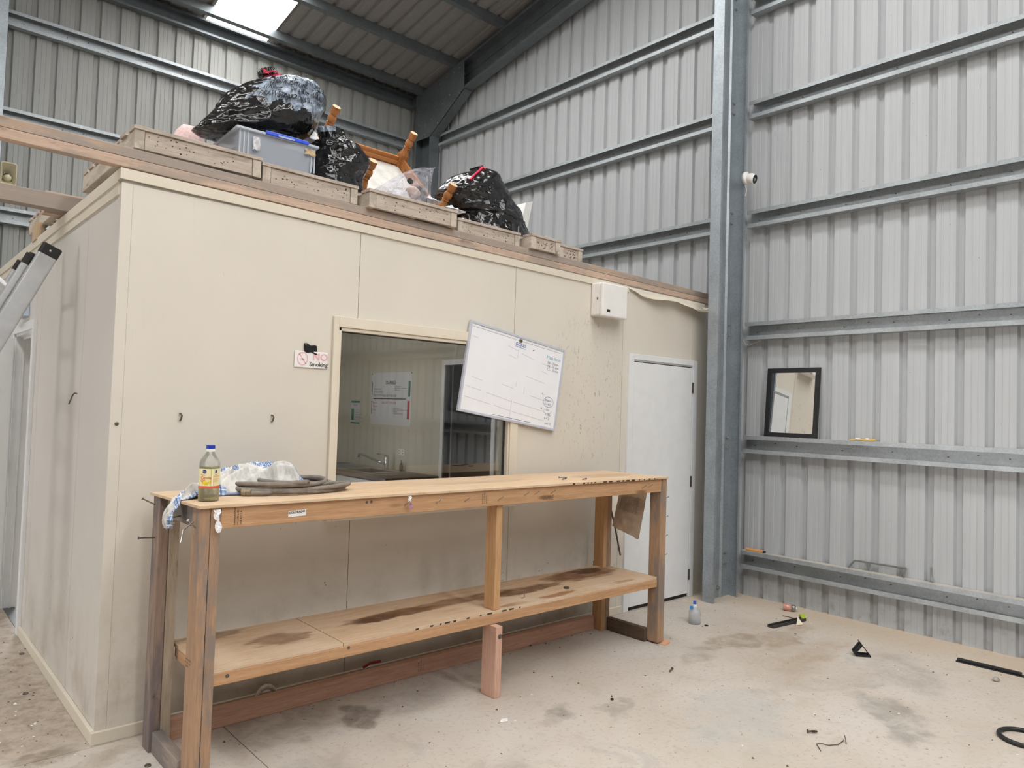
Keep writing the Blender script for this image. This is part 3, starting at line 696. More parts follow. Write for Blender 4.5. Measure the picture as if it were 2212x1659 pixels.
build(MB().box(PX-0.0127, PX-0.012, 2.675, 2.679, 1.07, 1.082).box(PX-0.0127, PX-0.012, 2.685, 2.689, 1.07, 1.082).box(PX-0.0127, PX-0.012, 2.742, 2.746, 1.07, 1.082).box(PX-0.0127, PX-0.012, 2.752, 2.756, 1.07, 1.082), 'socket_slots', INK, po2)
jar = MB().lathe([(0.02,0),(0.022,0.05),(0.014,0.06),(0.014,0.08),(0.006,0.085),(0.006,0.11)], Matrix.Translation((3.33,2.64,0.8995)), 14)
build(jar, 'soap_bottle', plain('soap_brown', '5b4a2f', 0.4), label='small brown soap bottle beside the office tap', cat='bottle', smooth=True)
# inner door, opened into the back room, with a blue notice
d3 = root('door_3', (PX, 1.3, 0), kind='structure')
build(MB().box(PX+0.10, PX+0.78, 1.30, 1.336, 0.01, 1.96), 'door_leaf', plain('grey_blue_door', 'a9adb4', 0.4, var=0.03), d3)
build(MB().tube([(PX+0.72, 1.345, 1.0), (PX+0.72, 1.385, 1.0), (PX+0.62, 1.385, 1.0)], 0.009, 8), 'door_handle', CH, d3)
build(MB().box(4.2, 4.22, TH, 4.9, 0, HT-0.02), 'wall_office_store', INNER, kind='structure')
n3 = root('notice', (4.2, 2.3, 1.44), 'blue notice with a row of figures seen through the office doorway', 'poster')
build(MB().box(4.194, 4.198, 2.16, 2.44, 1.40, 1.62), 'sheet', plain('blue_print', '5f7fae', 0.6, var=0.05), n3)
L = MB()
for k in range(4): L.box(4.190, 4.194, 2.20+k*0.055, 2.225+k*0.055, 1.54, 1.575)
build(L, 'picture_row', plain('notice_figures', 'b9845c', 0.6), n3)

# ------------------------------------------------------------------ on the outside of the office
# no smoking sign
sg = root('no_smoking_sign', (0.97, 0, 1.75), 'white No Smoking sign taped beside the window', 'sign')
build(MB().box(0.872, 1.066, -0.008, -0.003, 1.752, 1.842), 'plate', plain('sign_white', 'efece9', 0.4, var=0.01), sg, bevel=0.004)
fp = lambda x0, z0, y=-0.0088: (lambda u, v: (x0+u, y, z0+v))
FR = plain('faded_red_print', 'e8b2b8', 0.6, var=0.1, scale=40)
L = text('NO', 0.055, fp(0.975, 1.795), bold=0.0015, wide=1.05)
ring = [(0.918+0.031*math.cos(a), 1.799+0.036*math.sin(a)) for a in np.linspace(0, 2*PI, 33)[:-1]]; rin = [(0.918+0.026*math.cos(a), 1.799+0.031*math.sin(a)) for a in np.linspace(0, 2*PI, 33)[:-1]]
L.add([(x, -0.0088, z) for x, z in ring]+[(x, -0.0088, z) for x, z in rin], [(i, (i+1) % 32, 32+(i+1) % 32, 32+i) for i in range(32)])
L.hexa([(0.897,-0.0088,1.823),(0.901,-0.0088,1.827),(0.901,-0.0086,1.827),(0.897,-0.0086,1.823),(0.935,-0.0088,1.771),(0.939,-0.0088,1.775),(0.939,-0.0086,1.775),(0.935,-0.0086,1.771)])
L.box(0.900, 0.930, -0.0088, -0.0086, 1.795, 1.800); build(L, 'red_print', FR, sg)
build(text('Smoking', 0.032, fp(0.958, 1.762), bold=0.0006), 'black_lettering', INK, sg)
mb = MB(); vs = []
for i in range(7):
    q = i/6; x = 0.922+0.078*q
    for j in range(4): vs.append((x+0.004*j/3, -0.004-0.009*(1-j/3)*(0.6+0.4*math.sin(q*5)) - 0.006*(j == 3), 1.884-0.012*q-0.045*j/3+0.004*math.sin(q*9+j)))
mb.add(vs, [(i*4+j, i*4+j+1, (i+1)*4+j+1, (i+1)*4+j) for i in range(6) for j in range(3)])
build(mb, 'tape', plain('black_tape', '17181a', 0.35, var=0.1), sg, solid=0.0008, smooth=True)
# whiteboard, hung askew
wbM = Matrix.Translation((2.449, -0.024, 1.773)) @ Matrix.Rotation(math.radians(8.3), 4, 'Y')
wbd = root('whiteboard', (2.449, -0.024, 1.46), 'white whiteboard hung crookedly across the window corner', 'whiteboard')
WBW, WBH = 0.885, 0.592
wl = lambda u, v, d=0.0: wbM @ Vector((u, -0.0085-d, v))
build(MB().mbox(wbM, WBW-0.03, 0.010, WBH-0.03), 'panel', plain('whiteboard_enamel', 'f0f0f4', 0.25, var=0.01), wbd)
ALU = plain('pale_aluminium', 'd4d7e2', 0.35, 0.35, var=0.03)
for (a, sx, sz) in (((-WBW/2+0.008, 0), 0.016, WBH), ((WBW/2-0.008, 0), 0.016, WBH), ((0, WBH/2-0.008), WBW-0.032, 0.016), ((0, -WBH/2+0.008), WBW-0.032, 0.016)):
    build(MB().mbox(wbM, sx, 0.020, sz, 0, (a[0], 0, a[1])), 'frame_bar', ALU, wbd, bevel=0.002)
GRID = plain('grey_marker', '8c8c90', 0.6); BLUE = plain('blue_marker', '2f55a8', 0.6); TEAL = plain('teal_marker', '4aa3b5', 0.6)
def seg(mb, u0, v0, u1, v1, wd=0.0007, fn=None):
    fn = fn or (lambda u, v: wl(u, v, -0.003)); d = Vector((u1-u0, v1-v0)); n_ = Vector((-d.y, d.x)).normalized()*wd
    mb.add([fn(u0-n_.x, v0-n_.y), fn(u1-n_.x, v1-n_.y), fn(u1+n_.x, v1+n_.y), fn(u0+n_.x, v0+n_.y)], [(0,1,2,3)])
s = MB()
for (a, b, c, d) in [(-.41,.20,-.36,.195),(-.10,.205,-.005,.19),(-.085,.145,-.01,.135),(0,.21,0,.17),(0,.165,0,.14),(.03,.18,.16,.16),(.24,.155,.33,.14),(.24,.10,.30,.09),(.10,.035,.28,.02),(-.37,-.06,-.28,-.07),(-.41,-.125,-.28,-.135),(-.23,-.14,0,-.16),(.01,-.16,.30,-.175),(-.11,-.06,.0,-.07),(.16,-.09,.31,-.10),(.27,-.055,.30,-.058),(-.41,-.195,-.18,-.21),(-.15,-.21,.0,-.225),(.01,-.225,.32,-.24),(0,-.15,0,-.29),(.02,-.02,.02,-.05),(.1,-.04,.1,-.09)]: seg(s, a, b, c, d)
build(s, 'grid_lines', GRID, wbd)
s = MB(); wt = lambda u0, v0, d=-0.003: (lambda u, v: wl(u0+u, v0+v, d))
for i, t in enumerate(('5.6 - 35mm', '4.8 - 55 mm', '7.2 - 75 mm')): text(t, 0.024, wt(0.285, 0.165-i*0.024), s)
text('3 ton', 0.022, wt(0.315, -0.165), s); text('+ 10%', 0.022, wt(0.325, -0.20), s); text('8 + 2', 0.022, wt(0.325, -0.225), s); text('cool 12', 0.02, wt(0.335, -0.26), s)
text('Rawut', 0.024, wt(0.312, -0.10), s); seg(s, 0.275, -.05, 0.278, -.058, 0.002); seg(s, .13, .22, .145, .23, 0.002); seg(s, 0.285, -.15, 0.285, -.163, 0.003); seg(s, -.15, -.272, .20, -.272, 0.0013); seg(s, -.42, .262, .40, .262, 0.0008)
text('START TEAM', 0.016, wt(-0.35, 0.276), s); text('LAST WEEK', 0.016, wt(0.14, 0.279), s)
build(s, 'black_marker', plain('black_marker', '2e2f38', 0.6), wbd)
s = MB(); text('GOALS', 0.03, wt(-0.035, 0.225), s, bold=0.0006); seg(s, -.035, .218, .06, .214, 0.0015); text('02 14 22', 0.018, wt(0.31, -0.125), s); text('DATES & FM', 0.014, wt(0.28, -0.288), s)
el = [(0.345+0.05*math.cos(a), -0.103+0.036*math.sin(a)) for a in np.linspace(0, 2*PI, 25)]
for p, q in zip(el[:-1], el[1:]): seg(s, *p, *q, 0.0012)
build(s, 'blue_marker', BLUE, wbd)
s = MB(); text('Mass form', 0.034, wt(0.27, 0.198), s)
el = [(0.345+0.04*math.cos(a), -0.165+0.02*math.sin(a)) for a in np.linspace(PI*0.9, 2.1*PI, 14)]
for p, q in zip(el[:-1], el[1:]): seg(s, *p, *q, 0.0014)
build(s, 'teal_marker', TEAL, wbd)
build(MB().mbox(wbM, 0.022, 0.008, 0.020, 0, (0.005, -0.010, 0.262)), 'clip', RUSTY, wbd)
# heater/alarm box at the top
ab = root('alarm_panel', (3.34, 0, 2.28), 'white plastic alarm panel box high on the cream wall', 'box')
build(MB().box(3.222, 3.545, -0.095, 0.0, 2.285, 2.535), 'housing', WHITEP, ab, bevel=0.012)
build(MB().box(3.215, 3.50, -0.130, -0.096, 2.278, 2.530), 'cover', WHITEP, ab, bevel=0.010)
build(MB().box(3.262, 3.295, -0.132, -0.130, 2.312, 2.332), 'display', INK, ab)
build(MB().box(3.218, 3.223, -0.075, -0.065, 2.405, 2.42), 'lock', RUSTY, ab)
# hooks in the wall
def hook(p, s=1.0, label='', rust=RUSTY):
    x, y, z = p
    build(MB().tube([(x, y+0.004, z+0.03*s), (x, y-0.035*s, z+0.028*s), (x+0.004, y-0.04*s, z+0.005), (x, y-0.036*s, z-0.03*s), (x, y-0.012*s, z-0.038*s)], 0.004, 6), 'wall_hook', rust, label=label, cat='hook', group='rusty wall hooks')
hook((0.301, 0, 1.475), 0.5, 'small rusty hook in the cream wall left of the sign, nearer the corner')
hook((0.761, 0, 1.475), 0.5, 'small rusty hook in the cream wall just below and left of the sign')
build(MB().tube([(0, 0.70, 1.572), (-0.012, 0.70, 1.574), (-0.020, 0.703, 1.562), (-0.034, 0.71, 1.515)], 0.0035, 6), 'bent_nail', RUSTY, label='dark bent nail sticking out of the office side wall', cat='nail')
build(MB().lathe([(0.009,0),(0.009,0.002),(0.005,0.004)], Matrix.Translation((0.026, -0.003, 1.437)) @ Matrix.Rotation(PI/2, 4, 'X'), 12), 'wall_screw', RUSTY, label='brass screw with washer near the office corner', cat='screw')
vb = root('vent_box', (0, 2.4, 2.12), 'small pale blue box above the open side door', 'box')
build(MB().box(-0.06, 0.0, 2.28, 2.52, 2.10, 2.30), 'housing', plain('pale_blue_plastic', 'c3d0e6', 0.4, var=0.02), vb, bevel=0.006)
build(MB().box(-0.062, -0.06, 2.275, 2.283, 2.08, 2.31), 'edge_strip', INK, vb)
# security camera on the column
cc = root('security_camera', (4.87, cy0, 3.66), 'white round security camera fixed high on the steel column', 'camera')
cM = Matrix.Translation((4.88, cy0-0.002, 3.665)) @ Matrix.Rotation(PI/2, 4, 'X')
build(MB().lathe([(0.055,0),(0.055,0.022),(0.048,0.030),(0.030,0.034)], cM, 24), 'base', WHITEP, cc, smooth=True)
eM = Matrix.Translation((4.888, cy0-0.055, 3.655)) @ Vector((0.10, -0.9, -0.25)).to_track_quat('Z', 'Y').to_matrix().to_4x4()
build(MB().lathe([(0.020,-0.045),(0.040,-0.03),(0.047,-0.005),(0.047,0.02),(0.043,0.038),(0.040,0.040)], eM, 24), 'eyeball', WHITEP, cc, smooth=True)
build(MB().lathe([(0.039,0.040),(0.037,0.043),(0.020,0.044),(0.018,0.039)], eM, 24), 'lens_ring', INK, cc, smooth=True)
build(MB().tube([(4.875, cy0-0.01, 3.61), (4.88, cy0-0.02, 3.56), (4.888, cy0-0.008, 3.51)], 0.004, 6), 'cable', WHITEP, cc)
# horn speaker on the back wall
hs = root('horn_speaker', (0.12, 4.9, 3.57), 'cream horn loudspeaker on the back wall beside the overhanging timbers', 'speaker')
HC = plain('horn_cream', 'd9d0b4', 0.5, var=0.04)
def rrect(w_, h_, rr, n=5):
    P = []
    for (sx, sz, a0) in ((1,1,0),(-1,1,PI/2),(-1,-1,PI),(1,-1,3*PI/2)):
        for k in range(n): a = a0+PI/2*k/(n-1); P.append((sx*(w_/2-rr)+rr*math.cos(a), sz*(h_/2-rr)+rr*math.sin(a)))
    return P
hx, hz = 0.124, 3.677
mb = MB(); R = []
for (w_, h_, yy) in ((0.135,0.225,4.745),(0.125,0.215,4.740),(0.118,0.205,4.742),(0.09,0.15,4.79),(0.05,0.06,4.86)):
    R.append([(hx+u, yy, hz+v) for u, v in rrect(w_, h_, 0.02 if w_ > 0.1 else 0.012)])
nn = len(R[0]); vs = [p for rg in R for p in rg]; fs = [(i*nn+k, i*nn+(k+1) % nn, (i+1)*nn+(k+1) % nn, (i+1)*nn+k) for i in range(len(R)-1) for k in range(nn)]
mb.add(vs, fs+[tuple(range((len(R)-1)*nn, len(R)*nn))]); R2 = [[(hx+u, yy, hz+v) for u, v in rrect(w_, h_, 0.02 if w_ > 0.1 else 0.012)] for (w_, h_, yy) in ((0.135,0.225,4.745),(0.10,0.16,4.80),(0.06,0.07,4.88))]
mb.add([p for rg in R2 for p in rg], [(i*nn+k, i*nn+(k+1) % nn, (i+1)*nn+(k+1) % nn, (i+1)*nn+k) for i in range(2) for k in range(nn)])
build(mb, 'horn', HC, hs)
build(MB().lathe([(0.032,-0.03),(0.036,0.0),(0.030,0.03),(0.022,0.045)], Matrix.Translation((hx, 4.80, hz-0.03)) @ Matrix.Rotation(PI/2, 4, 'X') , 16), 'centre_cone', HC, hs, smooth=True)
build(MB().lathe([(0.05,0),(0.05,0.09),(0.03,0.1)], Matrix.Translation((hx, 4.96, hz)) @ Matrix.Rotation(PI/2, 4, 'X'), 16).box(hx-0.02, hx+0.02, 4.94, 5.0, hz-0.03, hz+0.03), 'driver', HC, hs)

# ------------------------------------------------------------------ timbers on the office roof
WG = wood('weathered_timber', 'a8917f', 'c4ad99', 'x', grey=0.75, greycol='9b9087', dirt=0.2)
WP_ = wood('pink_timber', 'b79e8c', 'd3b8a4', 'x', grey=0.45, greycol='a5968a', dirt=0.25)
PALW = wood('pallet_board', 'b0a092', 'd0c4b8', 'x', grey=0.45, greycol='9b8f82', dirt=0.3)
PALY = wood('pallet_bearer', 'bdb0a0', 'd8cdc0', 'y', grey=0.4, greycol='a89c8f', dirt=0.3)
PALB = wood('pallet_block', 'b49a7c', 'cdb698', 'z', grey=0.3, greycol='8f8272', dirt=0.2)
bt = lambda x, o: 2.618+o-0.0125*x
def beam(x0, x1, y0, y1, o0, o1, name, mat, label):
    return build(MB().hexa([(x0,y0,bt(x0,o0)),(x1,y0,bt(x1,o0)),(x1,y1,bt(x1,o0)),(x0,y1,bt(x0,o0)),(x0,y0,bt(x0,o1)),(x1,y0,bt(x1,o1)),(x1,y1,bt(x1,o1)),(x0,y1,bt(x0,o1))]), name, mat, label=label, cat='timber', bevel=0.003)
beam(-2.2, 4.90, -0.004, 0.050, 0.006, 0.052, 'timber_beam', WP_, 'lower pinkish timber beam lying along the front edge of the office roof')
beam(-2.2, 4.90, -0.002, 0.050, 0.0535, 0.100, 'timber_beam', WG, 'upper grey timber beam stacked along the front edge of the office roof')
beam(-2.2, 4.2, 1.17, 1.26, 0.01, 0.10, 'timber_beam', WG, 'timber joist passing through below the horn speaker to the pallets')
beam(-0.10, 0.30, 1.30, 1.39, 0.01, 0.14, 'timber_block', WP_, 'short pink timber block on the joist under the pallet side')
beam(-0.005, 4.2, 2.2, 2.29, 0.0, 0.09, 'timber_beam', WG, 'rear timber joist on the office roof under the far pallet end')

def pallet(x0, x1, y0, y1, z0, zt, label, slat=0.018, lean=0.0):
    r = root('timber_pallet', ((x0+x1)/2, y0, z0), label, 'pallet', 'pallets on the office roof')
    zt_ = zt-slat
    for (a, b, yo) in ((x0, x0+0.045, 0), ((x0+x1)/2-0.022, (x0+x1)/2+0.022, 0.03), (x1-0.045, x1, 0)):
        build(MB().box(a, b, y0+yo, y1, z0, zt_), 'bearer', PALY, r, bevel=0.003)
    build(MB().box(x0+0.047, x1-0.047, y0+0.004, y0+0.028, z0+0.002, zt_-0.001), 'front_board', PALW, r, bevel=0.002)
    nh = MB(); random.seed(int(x0*1000))
    for k in range(26):
        u_, v_ = random.uniform(x0+0.06, x1-0.06), random.uniform(z0+0.015, zt_-0.012); s_ = random.choice((0.0015, 0.002, 0.003))
        nh.box(u_-s_, u_+s_*random.uniform(1, 2.5), y0+0.0030, y0+0.0042, v_-s_, v_+s_)
    build(nh, 'nail_marks', plain('nail_hole', '4a3f36', 0.9), r, kind='stuff')
    yy = y0-0.006; k = 0
    while yy < y1-0.06:
        q = random.uniform(-0.004, 0.004)
        build(MB().box(x0-0.006+q, x1+0.004+q, yy, min(y1, yy+0.095), zt_, zt+0.001*(k % 2)), 'slat', PALW, r, bevel=0.002); yy += 0.135; k += 1
    return r
pallet(0.055, 0.672, 0.058, 1.12, 2.742, 2.852, 'leftmost timber pallet under the plastic tub')
pallet(0.682, 1.252, 0.060, 1.12, 2.722, 2.832, 'timber pallet under the small black bag')
pallet(1.272, 1.905, -0.040, 1.12, 2.699, 2.806, 'timber pallet jutting out over the beam below the clear plastic bag')
pallet(1.99, 2.535, 0.058, 1.12, 2.690, 2.797, 'timber pallet under the rightmost black bag')
pallet(2.565, 2.850, -0.030, 0.9, 2.685, 2.788, 'short dark pallet end jutting over the beam at the right of the pallet row')
pallet(2.93, 3.18, 0.058, 0.9, 2.690, 2.793, 'last timber pallet at the right end of the pallet row')
pallet(0.005, 0.62, 1.62, 2.55, 2.705, 2.815, 'rear timber pallet at the far left of the office roof')
build(MB().box(-0.02, 0.03, 2.05, 2.22, 2.60, 2.72), 'timber_offcut', PALB, label='broken timber offcut at the far end of the roof edge', cat='timber', bevel=0.004)

# ------------------------------------------------------------------ plastic tub
def tubmat(name, tint, fac=0.55):
    n = NT(name); t = n.new('ShaderNodeBsdfTransparent'); t.inputs[0].default_value = tint
    n.p.inputs['Base Color'].default_value = srgb('cfd5de'); n.p.inputs['Roughness'].default_value = 0.3
    m = n.new('ShaderNodeMixShader'); m.inputs[0].default_value = fac; n.link(t.outputs[0], m.inputs[1]); n.link(n.p.outputs[0], m.inputs[2]); n.link(m.outputs[0], n.out.inputs[0]); return n.m
TUBM = tubmat('frosted_plastic', (0.93, 0.95, 0.98, 1), 0.42)
RIMM = tubmat('frosted_rim', (0.95, 0.97, 1, 1), 0.65)
tb = root('storage_tub', (0.78, 0.37, 2.852), 'translucent plastic storage tub with a blue clip under the big black bag', 'storage tub')
A = at(517, 269, y=0.15); TX0, TX1, TY0, TY1, TZ0, TZ1 = 0.578, 1.015, 0.15, 0.70, 2.856, 3.022
tM = Matrix.Translation((TX0, TY0, 0)) @ Matrix.Rotation(math.radians(-2.5), 4, 'Z')
def tbox(mb, a, b, c, d, e, f): return mb.mbox(tM, b-a, d-c, f-e, 0, ((a+b)/2, (c+d)/2, (e+f)/2))
LX, LY = TX1-TX0, TY1-TY0
mb = MB()
for (w_, th) in ((1, 0.003),):
    ins = 0.018
    top = [(0,0),(LX,0),(LX,LY),(0,LY)]; bot = [(ins,ins),(LX-ins,ins),(LX-ins,LY-ins),(ins,LY-ins)]
    vs = [tM @ Vector((x, y, TZ0)) for x, y in bot]+[tM @ Vector((x, y, TZ1)) for x, y in top]
    mb.add(vs, [(0,1,2,3),(0,1,5,4),(1,2,6,5),(2,3,7,6),(3,0,4,7)])
tbo = build(mb, 'tub_shell', TUBM, tb, bevel=0.02, solid=0.003)
rm = MB()
for (a, b, c, d) in ((-0.014, LX+0.014, -0.014, 0.004), (-0.014, LX+0.014, LY-0.004, LY+0.014), (-0.014, 0.004, 0.004, LY-0.004), (LX-0.004, LX+0.014, 0.004, LY-0.004)): tbox(rm, a, b, c, d, TZ1-0.014, TZ1)
build(rm, 'rim', RIMM, tb, bevel=0.003)
cr = MB()
for x in (0.006, 0.028, 0.05, LX-0.03, LX-0.01): tbox(cr, x, x+0.007, 0.0, 0.012, TZ0+0.01, TZ1-0.014)
build(cr, 'corner_ribs', RIMM, tb)
cl = MB(); tbox(cl, 0.14, 0.385, -0.022, -0.008, TZ1-0.012, TZ1+0.010); build(cl, 'blue_clip', plain('blue_plastic', '1f4fd0', 0.35, var=0.03), tb, bevel=0.004)
cl = MB(); tbox(cl, 0.21, 0.30, -0.0235, -0.0218, TZ1-0.011, TZ1-0.002); build(cl, 'clip_label', plain('label_grey', 'a8b3cf', 0.5), tb)
def scrap(cx, cz, w_, h_, seed, name, mat, par, ybase=-0.006):
    mb = MB(); random.seed(seed); P = []
    for i in range(5):
        for j in range(5): P.append(tM @ Vector((cx+w_*(i/4-0.5)+random.uniform(-1,1)*w_*0.08, ybase-0.006*random.random()-0.004*math.sin(i*1.7+j), cz+h_*(j/4-0.5)+random.uniform(-1,1)*h_*0.08)))
    mb.add(P, [(i*5+j, i*5+j+1, (i+1)*5+j+1, (i+1)*5+j) for i in range(4) for j in range(4)]); build(mb, name, mat, par, solid=0.0006)
scrap(0.095, TZ1-0.075, 0.035, 0.07, 3, 'tape_scrap', plain('clear_tape', 'd5d6da', 0.3), tb)
scrap(0.40, TZ1-0.045, 0.06, 0.035, 4, 'tape_scrap', plain('tan_tape', 'c9b18e', 0.4), tb)
mb = MB(); random.seed(11)
tbox(mb, 0.10, LX-0.03, 0.03, LY-0.05, TZ0+0.006, TZ1-0.035)
build(mb, 'folded_blue_cloth', plain('slate_cloth', '5d6878', 0.9, var=0.2, scale=20), label='folded slate blue cloth inside the plastic tub', cat='cloth', bevel=0.02)
mb = MB(); tbox(mb, 0.03, 0.09, 0.10, LY-0.05, TZ0+0.006, TZ0+0.11)
build(mb, 'folded_cloth', plain('pinkish_cloth', 'c4a79a', 0.9, var=0.25, scale=25), label='pinkish brown cloth at the left inside the plastic tub', cat='cloth', bevel=0.015)
# pink cushion
mb = MB(); vs = []; fs = []
PC = at(411, 285, y=0.72)
for j in range(9):
    for k in range(20):
        a = 2*PI*k/20; q = j/8; sw = math.sin(PI*min(1, max(0, q*0.96+0.02)))**0.35
        vs.append((PC.x-0.01+0.09*sw*abs(math.cos(a))**0.5*math.copysign(1, math.cos(a)), 0.72+0.05*sw*abs(math.sin(a))**0.6*math.copysign(1, math.sin(a)), 2.853+0.30*q))
for j in range(8):
    for k in range(20): fs.append((j*20+k, j*20+(k+1) % 20, (j+1)*20+(k+1) % 20, (j+1)*20+k))
fs += [tuple(range(20))[::-1], tuple(range(160, 180))]; mb.add(vs, fs)
build(mb, 'pink_cushion', plain('pink_fabric', 'e6c6c4', 0.85, var=0.08, scale=60, bump=0.2), label='pale pink cushion behind the left end of the tub', cat='cushion', smooth=True)

# ------------------------------------------------------------------ rubbish bags
def bagmat():
    n = NT('black_bin_liner'); v = n.coord()
    n.p.inputs['Base Color'].default_value = (0.010, 0.010, 0.011, 1); n.p.inputs['Specular IOR Level'].default_value = 0.7
    f1 = n.noise(n.mapping(v, (1.0, 1.0, 0.45), rot=(0.2, 0.55, 0.1)), 8, 2, 0.45, 0.9); f2 = n.noise(n.mapping(v, (0.6, 1, 1.6), rot=(0, -0.5, 0.3)), 26, 2, 0.5, 0.6)
    n.inp(n.p, 'Roughness', n.fr(f2, 0.3, 0.7, 0.12, 0.24)); n.bump(n.math('ADD', f1, n.math('MULTIPLY', f2, 0.16)), 0.75, 0.035); return n.m
BAG = bagmat()
def filmmat():
    n = NT('printed_film'); v = n.coord()
    f1 = n.noise(n.mapping(v, (1, 1, 1)), 16, 5, 0.65, 1.6)
    n.base(n.ramp(f1, [(0.34, srgb('39414b')), (0.46, srgb('8694a6')), (0.62, srgb('b9c6d8')), (0.75, srgb('e6ecf4'))]))
    n.p.inputs['Roughness'].default_value = 0.25; n.bump(f1, 0.7, 0.015); return n.m
FILM = filmmat()
RIB = plain('red_drawstring', 'd8304f', 0.4, var=0.05)
def bag(rings, yc, ry, name, label, seed, neck=None, film=None, lumps=0.10, nseg=150, nlev=100, base_z=None, group='black rubbish bags on the pallets', pleat=14, base_dy=0.0):
    """bin liner: rings = list of (left px, right px) outlines on the plane y=yc, base first; depth ry per ring"""
    L_ = [at(*a, y=yc) for a, b in rings]; R_ = [at(*b, y=yc) for a, b in rings]
    if base_z is not None:
        for q in (L_, R_):
            q.insert(0, Vector((q[0].x, yc-base_dy, base_z)))
        c = (L_[0]+R_[0])/2
        L_.insert(0, c+(L_[0]-c)*0.75+Vector((0,0,-0.001))); R_.insert(0, c+(R_[0]-c)*0.75+Vector((0,0,-0.001)))
        ry = [ry[0]*0.75, ry[0]]+list(ry)
    m = len(L_)
    def ip(arr, t):
        i = min(int(t), m-2); f = t-i
        p0, p1, p2, p3 = arr[max(0, i-1)], arr[i], arr[i+1], arr[min(m-1, i+2)]
        a = 0.5*((p1*2)+(p2-p0)*f+(p0*2-p1*5+p2*4-p3)*f*f+(p1*3-p0-p2*3+p3)*f*f*f); return a
    def S(t, a):
        Lp, Rp = ip(L_, t), ip(R_, t); c = (Lp+Rp)/2; h = (Rp-Lp)/2; d = float(ip(ry, t))
        q = math.cos(a); s_ = math.sin(a)
        w_ = h.length
        top = max(0.0, (t/(m-1)-0.55)/0.45)
        nx = fbm(q*1.3+seed, s_*1.3, t*0.6+seed*3, 4)
        rid = 1-abs(N(q*2.4+seed*5, s_*2.4-t*0.5, t*1.1))*2
        rid2 = 1-abs(N(q*5+seed*2+t*0.3, s_*5, t*2.3+9))*2
        pl_ = math.sin(a*pleat+3*N(a*2, t*0.4, seed))*0.10*top**1.2
        k_ = 1+lumps*nx*0.8+lumps*0.42*(rid-0.5)+lumps*0.22*(rid2-0.5)+pl_
        if t < 0.9 and base_z is not None: k_ = 1+(k_-1)*0.5
        return c+h*q*(1+(k_-1)*0.55)+Vector((0, -1, 0))*d*s_*k_+Vector((0,0,lumps*0.10*rid2*w_))
    mb = MB(); vs = []; fs = []; mi = []
    for j in range(nlev+1):
        for k in range(nseg): vs.append(S((m-1)*j/nlev, 2*PI*k/nseg))
    for j in range(nlev):
        for k in range(nseg):
            fs.append((j*nseg+k, j*nseg+(k+1) % nseg, (j+1)*nseg+(k+1) % nseg, (j+1)*nseg+k))
            t = (m-1)*(j+0.5)/nlev; a = 2*PI*(k+0.5)/nseg; mi.append(1 if film and film(t, a) else 0)
    b0 = len(vs); mb.add(vs, fs); mb.mi = mi
    mb.add([], []); mb.f.append(tuple(range(nseg))[::-1]); mb.mi.append(0); mb.f.append(tuple(range(nlev*nseg, (nlev+1)*nseg))); mb.mi.append(0)
    z0 = min(v.z for v in vs); c = (L_[0]+R_[0])/2
    r = root(name, (c.x, yc, z0), label, 'rubbish bag', group)
    build(mb, 'liner', [BAG, FILM], r, smooth=True)
    return r, S, m
r1, S1, m1 = bag([((455,291),(640,306)),((421,281),(662,300)),((432,266),(677,278)),((462,236),(684,248)),((488,203),(686,222)),((512,190),(679,200)),((530,181),(655,188)),((562,174),(625,181)),((574,166),(606,173)),((560,163),(600,166)),((559,150),(594,151))],
    0.40, [0.18,0.23,0.25,0.25,0.24,0.22,0.18,0.11,0.05,0.055,0.05], 'rubbish_bag', 'large shiny black rubbish bag with red drawstring lying on the tub', 1.3,
    film=lambda t, a: (2.75-0.75*math.cos(a)+0.16*math.sin(a*11+t)+0.10*math.sin(a*23) < t < 7.6+0.5*math.sin(17*a)) and math.sin(a) > -0.3 and math.cos(a) > -0.62+0.08*math.sin(t*9) and not (math.sin(a*18+3*N(a*2, t*0.4, 1.3)) < -0.80+0.0*t and t > 5.2), lumps=0.13, pleat=18)
r2, S2, m2 = bag([((664,371),(777,402)),((666,359),(787,373)),((671,330),(789,356)),((676,306),(771,329)),((692,303),(752,313)),((693,297),(744,299)),((688,275),(741,289))],
    0.27, [0.15,0.16,0.16,0.14,0.09,0.07,0.08], 'rubbish_bag', 'small black rubbish bag between the tub and the table legs', 4.1, base_z=2.842,
    film=lambda t, a: t > 7.4 and math.cos(a) < -0.2, lumps=0.15, pleat=9)
r3, S3, m3 = bag([((987,465),(1119,507)),((974,454),(1115,492)),((962,435),(1111,467)),((951,416),(1088,436)),((958,402),(1073,409)),((982,380),(1068,387)),((1009,372),(1053,371)),((1019,368),(1041,366)),((1018,364),(1039,359))],
    0.56, [0.28,0.27,0.25,0.24,0.23,0.18,0.10,0.05,0.05], 'rubbish_bag', 'black rubbish bag with red drawstring at the right of the pallets', 7.7, base_z=2.814,
    film=lambda t, a: 6.3 < t < 8.6 and -0.2 < a < 0.85, lumps=0.12, base_dy=0.05)
def on(S, t, a, d=0.006):
    p = S(t, a); q = S(t, a+0.01)-p; s_ = S(t+0.05, a)-p; n_ = s_.cross(q)
    n_ = n_.normalized() if n_.length > 0 else Vector((0,-1,0)); return p+n_*d
